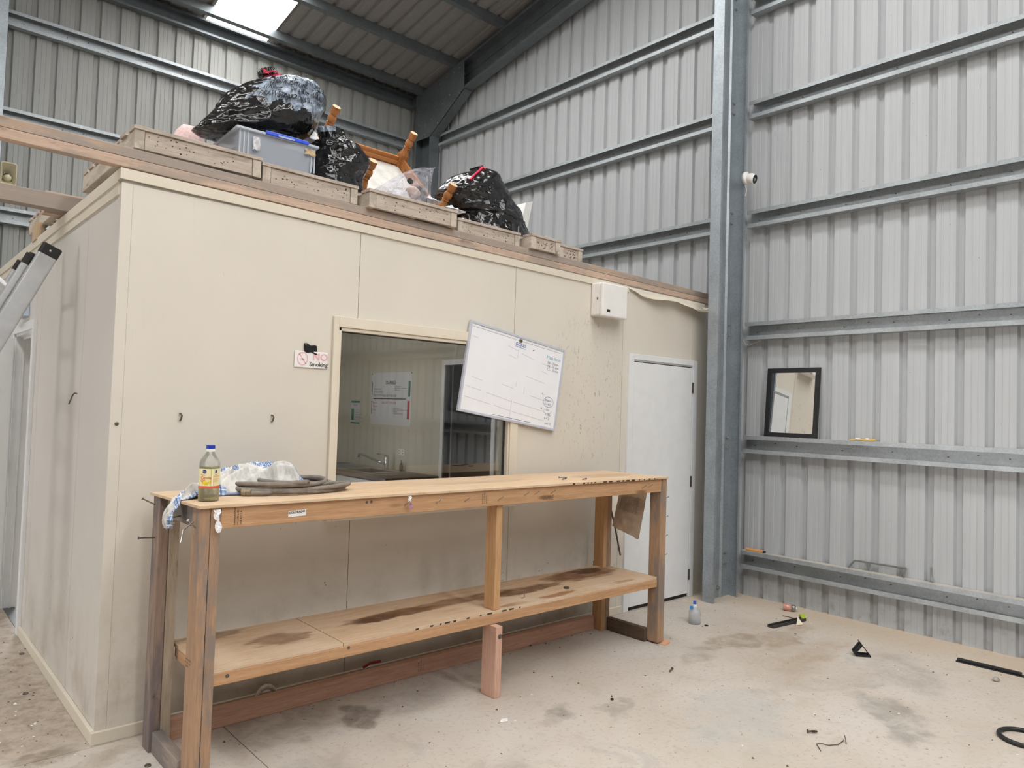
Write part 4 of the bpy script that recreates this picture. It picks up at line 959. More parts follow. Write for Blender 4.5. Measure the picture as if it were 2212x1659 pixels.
# drawstrings
TY = 0.335
def ribbon(pts, r_, name='drawstring_tail', dy=0.0):
    build(MB().tube([at(px, py, y=TY+dy*k) for k, (px, py) in enumerate(pts)], r_, 6), name, RIB, r1)
build(MB().tube([on(S1, 8.0, a, 0.006) for a in np.linspace(-0.4, PI+0.4, 14)], 0.006, 6), 'drawstring', RIB, r1)
kn = at(600, 171, y=TY); P = []
for k in range(26): P.append(kn+Vector((0.026*math.sin(k*1.9), 0.012*math.cos(k*2.3), 0.022*math.sin(k*1.3+1))))
build(MB().tube(P, 0.0055, 6), 'drawstring_knot', RIB, r1)
ribbon([(602,174),(605,180),(606,186)], 0.004); ribbon([(604,174),(610,181),(617,185)], 0.004)
ribbon([(600,168),(608,166),(609,161),(603,160),(600,166)], 0.004)
ribbon([(567,149),(572,152),(578,155),(584,154),(580,158),(572,157),(569,153)], 0.006)
ribbon([(584,154),(592,153),(599,156),(602,163)], 0.004)
build(MB().tube([on(S3, 9.2-0.45*i, PI*0.55+0.07*i, 0.008) for i in range(8)], 0.008, 6), 'drawstring', RIB, r3)
build(MB().tube([on(S3, 9.1-0.4*i, PI*0.48+0.08*i, 0.008) for i in range(5)], 0.007, 6), 'drawstring', RIB, r3)
# print on the film
L = MB()
for row in range(4):
    for rep in range(5):
        t0 = 4.45-0.48*row+0.25*rep*0; a0 = 2.1-rep*0.52
        text(('DRAWSTRING', 'WARNING', 'STRING')[(row+rep) % 3], 0.052, lambda u, v, t0=t0, a0=a0: on(S1, t0-0.28*math.cos(a0-u*2.0)+v*9.0, a0-u*2.0, 0.010), L, bold=0.001)
build(L, 'lettering', plain('film_ink', '20262e', 0.5), r1)
L = MB()
for row in range(3): text('DRAWSTRING' if row % 2 else 'WARNING', 0.045, lambda u, v, row=row: on(S3, 8.2-u*5.5, 0.62-row*0.24+v*3.5, 0.008), L)
build(L, 'lettering', plain('film_ink', '20262e', 0.5), r3)
# clear plastic bag with odds and ends
def clearmat():
    n = NT('clear_polythene'); t = n.new('ShaderNodeBsdfTransparent'); t.inputs[0].default_value = (0.93, 0.93, 0.96, 1)
    n.p.inputs['Base Color'].default_value = srgb('e2e2ea'); n.p.inputs['Roughness'].default_value = 0.15; v = n.coord()
    f = n.noise(v, 14, 5, 0.65, 1.5); n.bump(f, 0.8, 0.02)
    m = n.new('ShaderNodeMixShader'); n.inp(m, 0, n.fr(f, 0.42, 0.72, 0.10, 0.5)); n.link(t.outputs[0], m.inputs[1]); n.link(n.p.outputs[0], m.inputs[2]); n.link(m.outputs[0], n.out.inputs[0]); return n.m
CLR = clearmat(); SAVE = BAG, FILM
BAG = CLR; FILM = CLR
r4, S4, m4 = bag([((806,412),(928,436)),((812,408),(926,418)),((838,392),(927,400)),((862,378),(928,385)),((885,368),(931,375)),((908,363),(934,369)),((932,365),(941,361))],
    0.20, [0.10,0.12,0.12,0.11,0.08,0.04,0.004], 'clear_plastic_bag', 'clear plastic bag of odds and ends on the jutting pallet', 9.2, base_z=2.812, lumps=0.10, group='clear plastic bags')
BAG, FILM = SAVE
def lump(c, rx, ry, rz, name, mat, label, cat, seed, amp=0.25):
    mb = MB(); vs = []; fs = []
    for j in range(15):
        for k in range(22):
            a = 2*PI*k/22; b = PI*(j+0.5)/15-PI/2; d = Vector((math.cos(a)*math.cos(b), math.sin(a)*math.cos(b), math.sin(b)))
            q = 1+amp*fbm(d.x*2+seed, d.y*2, d.z*2, 4); vs.append(Vector(c)+Vector((d.x*rx*q, d.y*ry*q, d.z*rz*q)))
    for j in range(14):
        for k in range(22): fs.append((j*22+k, j*22+(k+1) % 22, (j+1)*22+(k+1) % 22, (j+1)*22+k))
    fs += [tuple(range(22))[::-1], tuple(range(14*22, 15*22))]; mb.add(vs, fs)
    return build(mb, name, mat, label=label, cat=cat, smooth=True)
cb = (at(850, 405, y=0.20)+at(905, 420, y=0.20))/2
lump((cb.x-0.06, 0.20, 2.862), 0.10, 0.07, 0.055, 'crumpled_paper', plain('paper_white', 'e8e6e4', 0.7, var=0.1, scale=30), 'crumpled white paper inside the clear plastic bag', 'paper', 2)
lump((cb.x+0.09, 0.20, 2.895), 0.06, 0.06, 0.085, 'dark_garment', plain('charcoal_cloth', '3c3d42', 0.8, var=0.2, scale=25), 'charcoal garment at the right inside the clear plastic bag', 'cloth', 6)
lump((cb.x+0.02, 0.155, 2.915), 0.05, 0.035, 0.04, 'pale_sponge', plain('peach_foam', 'd8bfae', 0.9, var=0.1, scale=50), 'peach coloured sponge inside the clear plastic bag', 'sponge', 8, 0.12)
cM2 = Matrix.Translation((cb.x-0.05, 0.09, 2.955)) @ Matrix.Rotation(1.1, 4, 'X')
build(MB().lathe([(0.02,0),(0.021,0.006),(0.019,0.011),(0.0,0.011)], cM2, 18), 'black_lid', BLACKP, label='small black lid inside the clear plastic bag', cat='disc')  # a dark lid among the odds and ends
# scraps of white plastic beside the bags
def sheetlump(px, py, yv, sx, sy, sz, seed, name, label, mat, cat='plastic sheet'):
    c = at(px, py, y=yv); mb = MB(); P = []; n_ = 14
    for i in range(n_+1):
        for j in range(n_+1):
            u, v = i/n_-0.5, j/n_-0.5; e = max(0, 1-2.1*max(abs(u), abs(v)))
            P.append((c.x+u*sx*(1+0.2*N(v*5, seed)), yv+v*sy*(1+0.2*N(u*5, seed+4)), c.z+sz*(0.4*e+0.35*e*abs(N(u*6+seed, v*6))*2)+0.003))
    mb.add(P, [(i*(n_+1)+j, (i+1)*(n_+1)+j, (i+1)*(n_+1)+j+1, i*(n_+1)+j+1) for i in range(n_) for j in range(n_)])
    return build(mb, name, mat, label=label, cat=cat, solid=0.001, smooth=True)
WPL = plain('white_polythene', 'e4e6ec', 0.3, var=0.12, scale=30)
sheetlump(972, 456, 0.10, 0.18, 0.12, 0.05, 3.3, 'plastic_wrap', 'silvery plastic wrap on the jutting pallet below the table leg', WPL)
sheetlump(1000, 478, 0.14, 0.14, 0.09, 0.03, 5.1, 'plastic_wrap', 'white plastic wrap in front of the rightmost black bag', WPL)
sheetlump(922, 436, 0.22, 0.16, 0.14, 0.06, 8.3, 'paper_sheet', 'white paper scrap between the clear bag and the table frame', plain('paper_white', 'e8e6e4', 0.7), 'paper')
sheetlump(680, 312, 0.42, 0.18, 0.14, 0.10, 6.3, 'paper_sheet', 'white paper sticking out behind the small black bag', plain('paper_white', 'e8e6e4', 0.7), 'paper')
# ------------------------------------------------------------------ upturned coffee table
TW = wood('honey_wood', 'a4683a', 'c28750', 'x', rough=0.4, grain=0.8); TWZ = wood('honey_wood_leg', 'a4683a', 'c08652', 'z', rough=0.4, grain=0.8)
TIP = plain('bare_leg_end', 'd9bd98', 0.7, var=0.08, scale=30)
# local frame: x along the table, y away, z out of the underside
TM = Matrix.Translation((1.836, 0.601, 3.365)) @ Matrix.Rotation(math.radians(1.0), 4, 'Z') @ Matrix.Rotation(math.radians(44.5), 4, 'X')
tbl = root('coffee_table', (1.836, 0.88, 2.84), 'upturned honey-coloured wooden coffee table with turned legs', 'table')
LH = 0.285
prof = [(0.029,0.0),(0.029,-0.048),(0.024,-0.054),(0.020,-0.060),(0.026,-0.068),(0.031,-0.082),(0.031,-0.098),(0.026,-0.112),(0.020,-0.118),(0.027,-0.122),(0.027,-0.126),(0.022,-0.130),(0.026,-0.15)]
for (sx, sy) in ((-1,1),(1,1),(-1,-1),(1,-1)):
    lx, ly = sx*0.325, sy*0.352
    mb = MB().lathe([(r, z) for r, z in prof][::-1], TM @ Matrix.Translation((lx, ly, 0)), 24)
    # octagonal shoulder then square post
    o8 = [(0.026*math.cos(PI/8+k*PI/4), 0.026*math.sin(PI/8+k*PI/4)) for k in range(8)]
    P = [(0.034*math.cos(PI/8+k*PI/4)*(1.05), 0.034*math.sin(PI/8+k*PI/4)*1.05) for k in range(8)]
    mb.add([TM @ Vector((lx+x, ly+y, -0.145)) for x, y in o8]+[TM @ Vector((lx+x, ly+y, -0.185)) for x, y in P], [(k, (k+1) % 8, 8+(k+1) % 8, 8+k) for k in range(8)])
    mb.mbox(TM, 0.064, 0.064, LH-0.185, 0, (lx, ly, -(0.185+LH)/2))
    lg = build(mb, 'leg', TWZ, tbl)
    build(MB().lathe([(0.0285,0.0),(0.0285,0.0008)], TM @ Matrix.Translation((lx, ly, 0)), 24), 'leg_end', TIP, lg)
for (sy,) in ((1,), (-1,)):
    ap = build(MB().mbox(TM, 0.586, 0.02, 0.075, 0, (0, sy*0.352, -LH+0.0375)), 'apron', TW, tbl, bevel=0.003)
    build(MB().mbox(TM, 0.586, 0.014, 0.03, 0, (0, sy*0.336, -LH+0.03)), 'moulding', TW, ap, bevel=0.004)
for sx in (-1, 1): build(MB().mbox(TM, 0.02, 0.64, 0.075, 0, (sx*0.325, 0, -LH+0.0375)), 'apron', TW, tbl, bevel=0.003)
build(MB().mbox(TM, 0.76, 0.86, 0.022, 0, (0, 0, -LH-0.011)), 'tabletop', TW, tbl, bevel=0.006)
mb = plain('bare_underside', 'd2cfc9', 0.8, var=0.12, scale=10)
build(MB().mbox(TM, 0.62, 0.68, 0.003, 0, (0, 0, -LH+0.0015)), 'underside', mb, tbl)
# prop the raised edge of the table stands on: an old carton
build(MB().box(1.50, 2.15, 1.10, 1.55, 2.81, 3.24), 'carton', plain('brown_carton', '9b8262', 0.8, var=0.1), label='brown carton behind the upturned table', cat='box', bevel=0.005)
# grey panel offcut behind the table, white folded flashing beside the last bag
gp = [at(813, 328, y=1.8), at(875, 352, y=1.8)]
build(MB().hexa([(gp[0].x, 1.80, 2.61), (gp[1].x+0.3, 1.80, 2.61), (gp[1].x+0.3, 1.82, 2.61), (gp[0].x, 1.82, 2.61), (gp[0].x, 1.86, gp[0].z), (gp[1].x+0.3, 1.86, gp[1].z-0.06), (gp[1].x+0.3, 1.88, gp[1].z-0.06), (gp[0].x, 1.88, gp[0].z)]), 'grey_panel', plain('grey_sheet', '6b6d6c', 0.5), label='dark grey panel leaning behind the upturned table', cat='panel')
FLW = plain('white_flashing', 'e4e3e0', 0.4, var=0.03)
fl_ = root('folded_flashing', (3.2, 1.0, 2.60), 'white folded metal flashing leaning behind the rightmost bag', 'flashing')
Yb, Yt = 0.95, 1.15
pb0, pb1 = at(1074, 582, y=Yb), at(1120, 582, y=Yb); q0, q1 = at(1104, 446, y=Yt), at(1151, 435, y=Yt)
kb = at(1103, 582, y=Yb-0.03); kt = at(1136, 438, y=Yt-0.04)
def quad(mb, a, b, c, d): mb.add([a, b, c, d], [(0,1,2,3)])
mb = MB(); quad(mb, Vector(pb0), Vector(kb), Vector(kt), Vector(q0)); build(mb, 'face', FLW, fl_, solid=0.003)
mb = MB(); quad(mb, Vector(kb), Vector(pb1), Vector(q1), Vector(kt)); build(mb, 'fold', FLW, fl_, solid=0.003)
mb = MB(); quad(mb, Vector(pb1), Vector(pb1)+Vector((0.02,0.03,0)), Vector(q1)+Vector((0.02,0.03,0)), Vector(q1)); build(mb, 'return_edge', plain('dark_edge', '4a4a48', 0.6), fl_, solid=0.003)

# ------------------------------------------------------------------ workbench
PINX = wood('pine_rail', 'b08762', 'd0a680', 'x', dirt=0.05); PINZ = wood('pine_post', 'b38a60', 'd2a87e', 'z', dirt=0.05)
PINY = wood('pine_cross', 'a98463', 'c8a07c', 'y', dirt=0.08)
OLDZ = wood('worn_post', '9e7f66', 'b9977a', 'z', grey=0.40, greycol='857a73', dirt=0.30); OLDZ2 = wood('grey_post', '8a7468', 'a59080', 'z', grey=0.6, greycol='6f6666', dirt=0.35)
PALZ = wood('pale_post', 'a3937f', 'c3b5a2', 'z', grey=0.3, greycol='8f8580', dirt=0.2); OLDY = wood('grey_cross', '8c7f76', 'a39589', 'y', grey=0.6, greycol='77706d', dirt=0.2)
DRKY = wood('dark_cross', '54453a', '6b5848', 'y', grey=0.3, greycol='4a423c', dirt=0.3); PNKX = wood('pink_rail', 'b88e78', 'd4aa92', 'x', dirt=0.10); PNKZ = wood('pink_post', 'c49a86', 'dcb5a0', 'z')
def plymat(name, c1, c2, stains):
    n = NT(name); p = n.pos(); v = p
    g_ = n.noise(n.mapping(v, (1.2, 9, 9)), 3, 6, 0.6, 0.6); f = n.noise(n.mapping(v, (5, 40, 40)), 4, 3)
    cl = n.ramp(g_, [(0.3, srgb(c1)), (0.7, srgb(c2))]); cl = n.mix(n.fr(f, 0.4, 0.75, 0, 0.3), cl, srgb('8f7257'))
    dst = n.noise(p, 2.2, 5); cl = n.mix(n.fr(dst, 0.35, 0.7, 0, 0.45), cl, srgb('d6c6b2'))
    dp = n.new('ShaderNodeVectorMath', operation='MULTIPLY_ADD'); nz = n.new('ShaderNodeTexNoise'); n.link(n.mapping(p, (2.0, 9, 1)), nz.inputs['Vector']); nz.inputs['Scale'].default_value = 3.5; nz.inputs['Detail'].default_value = 5
    n.link(nz.outputs['Color'], dp.inputs[0]); dp.inputs[1].default_value = (0.26, 0.10, 0); n.link(p, dp.inputs[2]); wv = n.mapping(dp.outputs[0], loc=(-0.13, -0.05, 0))
    for (cx, cy, rx, ry, ro, c, a) in stains: cl = n.mix(n.math('MULTIPLY', n.blob(wv, cx, cy, rx, ry, ro, soft=0.25), n.fr(n.noise(p, 11, 5), 0.25, 0.6, a*0.7, a)), cl, srgb(c))
    n.base(cl); n.p.inputs['Roughness'].default_value = 0.72; n.p.inputs['Specular IOR Level'].default_value = 0.2; n.bump(g_, 0.15, 0.002); return n.m
PLYT = plymat('plywood_top', 'c9ab8a', 'dcc0a0', [(2.95, -0.42, 0.30, 0.10, 0, '9b7a5b', 0.35), (1.9, -0.40, 0.35, 0.06, 0.0, 'a58a6c', 0.4), (0.8, -0.2, 0.3, 0.08, 0, 'b09070', 0.4)])
PLYS = plymat('plywood_shelf', 'c4a586', 'd8bc9c', [(0.66, -0.42, 0.13, 0.085, 0.0, '7d5c45', 0.75), (1.30, -0.385, 0.28, 0.060, 0.02, '6a4526', 0.85), (1.22, -0.40, 0.14, 0.05, 0, '4f3320', 0.7), (1.75, -0.36, 0.5, 0.055, 0.02, '77543a', 0.75),
    (2.25, -0.40, 0.32, 0.060, 0.04, '5f3d23', 0.85), (2.88, -0.30, 0.32, 0.115, 0, '6e4424', 0.85), (2.98, -0.24, 0.15, 0.07, 0, '452c1b', 0.7), (2.33, -0.595, 0.13, 0.028, 0.1, '8d5a36', 0.8), (1.95, -0.60, 0.12, 0.02, 0, '8d5f3c', 0.6), (2.95, -0.60, 0.10, 0.02, 0, '9a6d48', 0.6), (0.42, -0.2, 0.15, 0.05, 0, '6f5f50', 0.6)])
bn = root('workbench', (1.75, -0.4, 0), 'long rough timber workbench with a lower shelf in front of the office', 'workbench')
BX0, BX1, BF, BB, BZ = 0.178, 3.305, -0.684, -0.118, 1.132
def part(name, b, mat, bev=0.003, par=None): return build(MB().box(*b), name, mat, par or bn, bevel=bev)
build(MB().prism([(BX0, BF), (BX1, BF), (BX1-0.01, BB), (0.150, BB)], lambda u, v, t: (u, v, t), BZ-0.012, BZ), 'benchtop', PLYT, bn, bevel=0.0012)
AZ = 1.032
part('front_apron', (0.272, 3.262, -0.668, -0.624, AZ, 1.1195), PINX)
part('back_apron', (0.272, 3.17, -0.175, -0.13, AZ, 1.1195), PINX)
part('end_apron', (0.192, 0.227, -0.574, -0.236, AZ, 1.1195), OLDY)
part('end_apron', (3.265, 3.30, -0.574, -0.236, AZ, 1.1195), PINY)
part('leg', (0.186, 0.2285, -0.668, -0.576, 0, 1.1195), OLDZ); part('leg', (0.2295, 0.271, -0.668, -0.576, 0, 1.1195), OLDZ)
part('leg', (0.160, 0.204, -0.234, -0.145, 0, 1.1195), OLDZ2); part('leg', (0.206, 0.250, -0.234, -0.145, 0, 1.1195), PALZ)
part('leg', (3.250, 3.315, -0.668, -0.576, 0.012, 1.1195), OLDZ)
part('leg', (3.170, 3.210, -0.235, -0.145, 0, 1.1195), PINZ); part('leg', (3.212, 3.255, -0.235, -0.145, 0, 1.1195), OLDZ)
part('foot_rail', (0.172, 0.216, -0.575, -0.235, 0, 0.09), OLDY); part('foot_rail', (3.225, 3.27, -0.575, -0.236, 0, 0.09), DRKY)
part('back_foot_rail', (0.252, 3.168, -0.168, -0.124, 0, 0.092), PNKX)
SZ = 0.452
for (a, b) in ((0.262, 0.868), (0.872, 3.262)): part('shelf_board', (a, b, -0.648, -0.150, SZ-0.016, SZ), PLYS, 0.001)
part('shelf_rail', (0.272, 3.262, -0.650, -0.606, SZ-0.068, SZ-0.0165), PINX)
part('shelf_rail', (0.272, 3.168, -0.222, -0.178, SZ-0.068, SZ-0.0165), PINX)
part('shelf_cross_rail', (0.262, 0.300, -0.604, -0.224, SZ-0.068, SZ-0.0165), PINY)
part('middle_post', (1.795, 1.838, -0.640, -0.552, SZ+0.0005, 1.031), PINZ)
part('middle_post', (1.762, 1.806, -0.705, -0.588, 0, SZ-0.070), PNKZ)
build(MB().lathe([(0.013,0),(0.013,0.006),(0.006,0.009)], Matrix.Translation((1.787, -0.705, 0.33)) @ Matrix.Rotation(PI/2, 4, 'X'), 6), 'bolt', RUSTY, bn)
# dark glue squeezed out along the joint of the doubled leg
mb = MB(); P = []
for i in range(121):
    z = 0.02+1.08*i/120; wd = 0.0008+0.010*max(0, N(z*6, 3.0)+0.1)*max(0, N(z*31, 1.0)+0.6)
    P += [(0.2290-wd, -0.6690, z), (0.2290, -0.6690, z)]
mb.add(P, [(2*i, 2*i+1, 2*i+3, 2*i+2) for i in range(120)]); build(mb, 'glue_line', plain('dark_glue', '45464a', 0.8, var=0.3, scale=60), bn)
# nails and screws driven into the bench
def nail(p, d, ln=0.045, r=0.0021, mat=STEEL):
    p = Vector(p); d = Vector(d).normalized(); q = d.to_track_quat('Z', 'Y').to_matrix().to_4x4()
    return build(MB().lathe([(r,-0.012),(r,ln),(r*2.4,ln),(r*2.4,ln+0.002)], Matrix.Translation(p) @ q, 7), 'nail', mat, bn)
for px in ((873.7,1092),(942.3,1087),(1004,1083),(1076,1081),(1132,1071),(1155,1068),(1189.7,1066),(1386,1055),(1400,1053)):
    p = at(*px, y=-0.668); nail(p, (0.10, -0.85, 0.52), 0.042)
for (z, s) in ((0.70, 1), (0.64, 1), (0.60, 1), (0.56, 1)): nail((1.838, -0.62, z), (0.75, -0.55, 0.35), 0.03, 0.0018)
nail((0.160, -0.19, 0.935), (-1, -0.1, 0.08), 0.07, 0.003, RUSTY)
nail((0.186, -0.62, 1.035), (-0.6, -0.2, 0.65), 0.05, 0.0026); nail((0.192, -0.33, 1.065), (-0.9, 0.1, 0.4), 0.05, 0.0026, RUSTY); nail((0.160, -0.17, 1.08), (-0.9, 0.1, 0.5), 0.06, 0.003, RUSTY)
for k in range(4): nail((3.315, -0.655, 0.98-0.13*k), (0.8, -0.5, 0.5), 0.025, 0.0018, RUSTY)
build(MB().tube([(0.192,-0.42,1.06),(0.15,-0.43,1.055),(0.13,-0.46,1.05),(0.125,-0.52,1.045),(0.13,-0.545,1.05)], 0.0035, 6), 'bent_hook', STEEL, bn)
build(MB().tube([(0.186,-0.60,1.06),(0.14,-0.615,1.03),(0.125,-0.64,0.985)], 0.003, 6), 'bent_hook', STEEL, bn)
for (px, py) in ((792,1085),(802,1084)):
    p = at(px, py, y=-0.668); build(MB().lathe([(0.007,0),(0.007,0.0015),(0.003,0.002)], Matrix.Translation(p) @ Matrix.Rotation(PI/2, 4, 'X'), 10), 'screw', RUSTY, bn)
for (px, py) in ((491,1460),(753,1399)):
    p = at(px, py, y=-0.650); build(MB().lathe([(0.008,0),(0.008,0.0015),(0.003,0.002)], Matrix.Translation(p) @ Matrix.Rotation(PI/2, 4, 'X'), 10), 'screw', RUSTY, bn)
# stamps and pencil on the timber
def stamp(px, py, yv, size, lines, name='timber_stamp'):
    c = at(px, py, y=yv); L = MB()
    for i, s in enumerate(lines): text(s, size, lambda u, v, i=i: (c.x+i*size*1.15-v, yv-0.0012, c.z+u), L)
    build(L, name, plain('stamp_ink', '4a3527', 0.8), bn)
stamp(508, 1134, -0.668, 0.0118, ['Laminated Pine', 'H1.2 90 x 45', 'SG8 KD 2.4'])
stamp(1043, 1088, -0.668, 0.0125, ['Laminated', 'H1.2 90x45', 'SG8 KD'])
stamp(905, 1450, -0.168, 0.0135, ['H3.2 SG8', '90x45 RAD', 'KD 2.4'])
L = MB(); c = at(1172, 1081, y=-0.668); text('WARE', 0.040, lambda u, v: (c.x+u, -0.6692, c.z+v), L, wide=0.8); build(L, 'pencil_writing', plain('pencil', '7a5a43', 0.8), bn)
L = MB()
for i, s in enumerate(['Laminated Pine', 'H1.2 90 x 45', 'SG8 KD']): text(s, 0.011, lambda u, v, i=i: (0.1848, -0.580-u, 0.50-i*0.014+v), L)
build(L, 'timber_stamp', plain('stamp_ink', '4a3527', 0.8), bn)
# black edge print along the plywood
mb = MB(); random.seed(9)
for (x0, x1, yv, zc) in ((1.27, 2.02, -0.6487, SZ-0.008), (2.35, 3.15, -0.6848, BZ-0.006)):
    x = x0
    while x < x1:
        wd = random.choice((0.012, 0.02, 0.035)); mb.add([(x, yv-0.0006, zc-0.004), (x+wd, yv-0.0006, zc-0.004), (x+wd+0.003, yv-0.0006, zc+0.004), (x+0.003, yv-0.0006, zc+0.004)], [(0,1,2,3)]); x += wd+random.choice((0.02, 0.04, 0.07))
build(mb, 'edge_print', plain('edge_ink', '3b332e', 0.8), bn, kind='stuff')
# paper label on the apron
pl_ = root('paper_label', tuple(at(640, 1112, y=-0.668)), 'white handwritten paper label stuck on the bench apron', 'label')
c = at(622, 1117, y=-0.6685)
build(MB().add([(c.x, -0.6695, c.z-0.001), (c.x+0.083, -0.6695, c.z+0.002), (c.x+0.085, -0.6695, c.z+0.029), (c.x+0.002, -0.6695, c.z+0.025)], [(0,1,2,3)]), 'slip', plain('label_paper', 'e9e6e2', 0.7, var=0.02), pl_, solid=0.0008)
build(text('COLORADO', 0.013, lambda u, v: (c.x+0.004+u, -0.6706, c.z+0.013+v+u*0.06), bold=0.0004), 'handwriting', INK, pl_)
# scraps of tag hanging on nails
def tagscrap(px, py, label, pink=False, sc=1.0):
    c = at(px, py, y=-0.70); r = root('torn_tag', tuple(c), label, 'tag', 'torn tags on bench nails')
    wh = plain('tag_white', 'eeecee', 0.6, var=0.03)
    vs = []; random.seed(int(px))
    for i in range(5):
        for j in range(4): vs.append(c+Vector(((j/3-0.5)*0.026*sc*(1-0.1*i)+0.004*math.sin(i*2), -0.004*math.sin(j*2+i), -i*0.009*sc)))
    build(MB().add(vs, [(i*4+j, i*4+j+1, (i+1)*4+j+1, (i+1)*4+j) for i in range(4) for j in range(3)]), 'upper_scrap', wh, r, solid=0.0006)
    vs = []
    for i in range(6):
        for j in range(3): vs.append(c+Vector((0.004+(j/2-0.5)*0.024*sc*math.sin(PI*(i+0.6)/6.6)+0.003*i*0.4, -0.003-0.003*math.cos(j*2+i), -0.036*sc-i*0.009*sc)))
    build(MB().add(vs, [(i*3+j, i*3+j+1, (i+1)*3+j+1, (i+1)*3+j) for i in range(5) for j in range(2)]), 'lower_scrap', plain('tag_violet', 'b58aa8', 0.6, var=0.25, scale=60) if pink else wh, r, solid=0.0006)
tagscrap(885, 1072, 'torn white and violet tag on a nail of the bench apron', True, 0.8); tagscrap(469, 1101, 'torn white tag on the bench leg near the oil bottle', False, 1.15)
# loose things on the bench
def loose_screw(p, ang_, ln=0.06, label='', group='loose screws', name='loose_screw', r=0.0028):
    Mx = Matrix.Translation(Vector(p)+Vector((0,0,r*2.1))) @ Matrix.Rotation(ang_, 4, 'Z') @ Matrix.Rotation(PI/2, 4, 'Y')
    pr = [(0.0004,-ln),(r,-ln*0.9)]
    for k in range(10): q = -ln*0.85+ln*0.055*k; pr += [(r*1.25, q), (r*0.8, q+ln*0.027)]
    pr += [(r,-ln*0.25),(r,-0.002),(r*2.1,0),(r*2.1,0.0025)]
    return build(MB().lathe(pr, Mx, 10), name, RUSTY, label=label, cat='screw', group=group)
loose_screw(at(1222, 1035, z=BZ), 0.5, 0.09, 'longest of the loose screws on the bench top'); loose_screw(at(1208, 1033, z=BZ), 2.8, 0.06, 'loose screw crossing another on the bench top'); loose_screw(at(1266, 1036, z=BZ), 0.3, 0.06, 'loose screw on the bench top right of the crossed pair')
p = at(1224, 1271, z=SZ); build(MB().lathe([(0.009,0),(0.019,0.0),(0.019,0.008),(0.009,0.008)], Matrix.Translation(p), 20).add([],[]), 'steel_washer', RUSTY, label='dark steel washer on the bench shelf', cat='washer')
p = at(1127, 1293, z=SZ); build(MB().tube([p+Vector((0,0,0.003)), p+Vector((0.025,0.005,0.003)), p+Vector((0.027,0.006,0.028))], 0.0025, 6), 'bent_wire', STEEL, label='small bent wire standing on the bench shelf', cat='wire')
build(MB().tube([(3.155, -0.16, SZ), (3.155, -0.16, SZ+0.03)], 0.003, 6).lathe([(0.006,0),(0.006,0.004)], Matrix.Translation((3.155,-0.16,SZ+0.03)), 8), 'shelf_screw', RUSTY, bn)
# oil bottle
bo = root('oil_bottle', tuple(at(450, 1082, z=BZ)), 'plastic canola oil bottle with blue cap at the bench corner', 'bottle')
bc = at(450, 1082, z=BZ); BM = Matrix.Translation(bc) @ Matrix.Rotation(math.radians(-48), 4, 'Z')
H = 0.236
def sq(a, e=0.5): return min(1.35, 1.0/((abs(math.cos(a))**4+abs(math.sin(a))**4)**0.25))
PET = NT('clear_pet'); t = PET.new('ShaderNodeBsdfTransparent'); t.inputs[0].default_value = (0.96, 0.97, 0.95, 1); PET.p.inputs['Base Color'].default_value = (0.9, 0.9, 0.88, 1); PET.p.inputs['Roughness'].default_value = 0.08
m = PET.new('ShaderNodeMixShader'); fr_ = PET.new('ShaderNodeFresnel'); fr_.inputs[0].default_value = 1.55; PET.inp(m, 0, PET.math('MULTIPLY_ADD', fr_.outputs[0], 1.0, 0.06)); PET.link(t.outputs[0], m.inputs[1]); PET.link(PET.p.outputs[0], m.inputs[2]); PET.link(m.outputs[0], PET.out.inputs[0])
body = [(0.034,0.0),(0.0365,0.004),(0.0365,0.162),(0.035,0.174),(0.027,0.190),(0.0185,0.203),(0.0155,0.208),(0.0155,0.214)]
mb = MB(); n_ = 48
for i, (r, z) in enumerate(body):
    for k in range(n_):
        a = 2*PI*k/n_; f = 1.0+(sq(a)-1.0)*max(0, min(1, (0.195-z)/0.03))*0.9; mb.v.append(tuple(BM @ Vector((r*f*math.cos(a), r*f*math.sin(a), z))))
for i in range(len(body)-1):
    for k in range(n_): mb.f.append((i*n_+k, i*n_+(k+1) % n_, (i+1)*n_+(k+1) % n_, (i+1)*n_+k)); mb.mi.append(0)
mb.f.append(tuple(range(n_))[::-1]); mb.mi.append(0)
build(mb, 'body', PET.m, bo, smooth=True)
OIL = NT('canola_oil'); t = OIL.new('ShaderNodeBsdfTransparent'); t.inputs[0].default_value = srgb('f4efcb'); OIL.p.inputs['Base Color'].default_value = srgb('f0e9b8'); OIL.p.inputs['Roughness'].default_value = 0.1
m = OIL.new('ShaderNodeMixShader'); m.inputs[0].default_value = 0.35; OIL.link(t.outputs[0], m.inputs[1]); OIL.link(OIL.p.outputs[0], m.inputs[2]); OIL.link(m.outputs[0], OIL.out.inputs[0])
mb = MB(); oz = [(0.033,0.003),(0.0345,0.006),(0.0345,0.145)]
for (r, z) in oz:
    for k in range(n_): a = 2*PI*k/n_; f = 1+(sq(a)-1)*0.9; mb.v.append(tuple(BM @ Vector((r*f*math.cos(a), r*f*math.sin(a), z))))
for i in range(2):
    for k in range(n_): mb.f.append((i*n_+k, i*n_+(k+1) % n_, (i+1)*n_+(k+1) % n_, (i+1)*n_+k)); mb.mi.append(0)
mb.f += [tuple(range(n_))[::-1], tuple(range(2*n_, 3*n_))]; mb.mi += [0, 0]
build(mb, 'oil', OIL.m, bo, smooth=True)
def lb(a0, a1, z0, z1, rr=0.0371):
    m_ = MB(); P = []; q = 24
    for i in range(q+1):
        a = a0+(a1-a0)*i/q; f = rr*(1+(sq(a)-1)*0.9)
        P += [BM @ Vector((f*math.cos(a), f*math.sin(a), z0)), BM @ Vector((f*math.cos(a), f*math.sin(a), z1))]
    m_.add(P, [(2*i, 2*i+2, 2*i+3, 2*i+1) for i in range(q)]); return m_
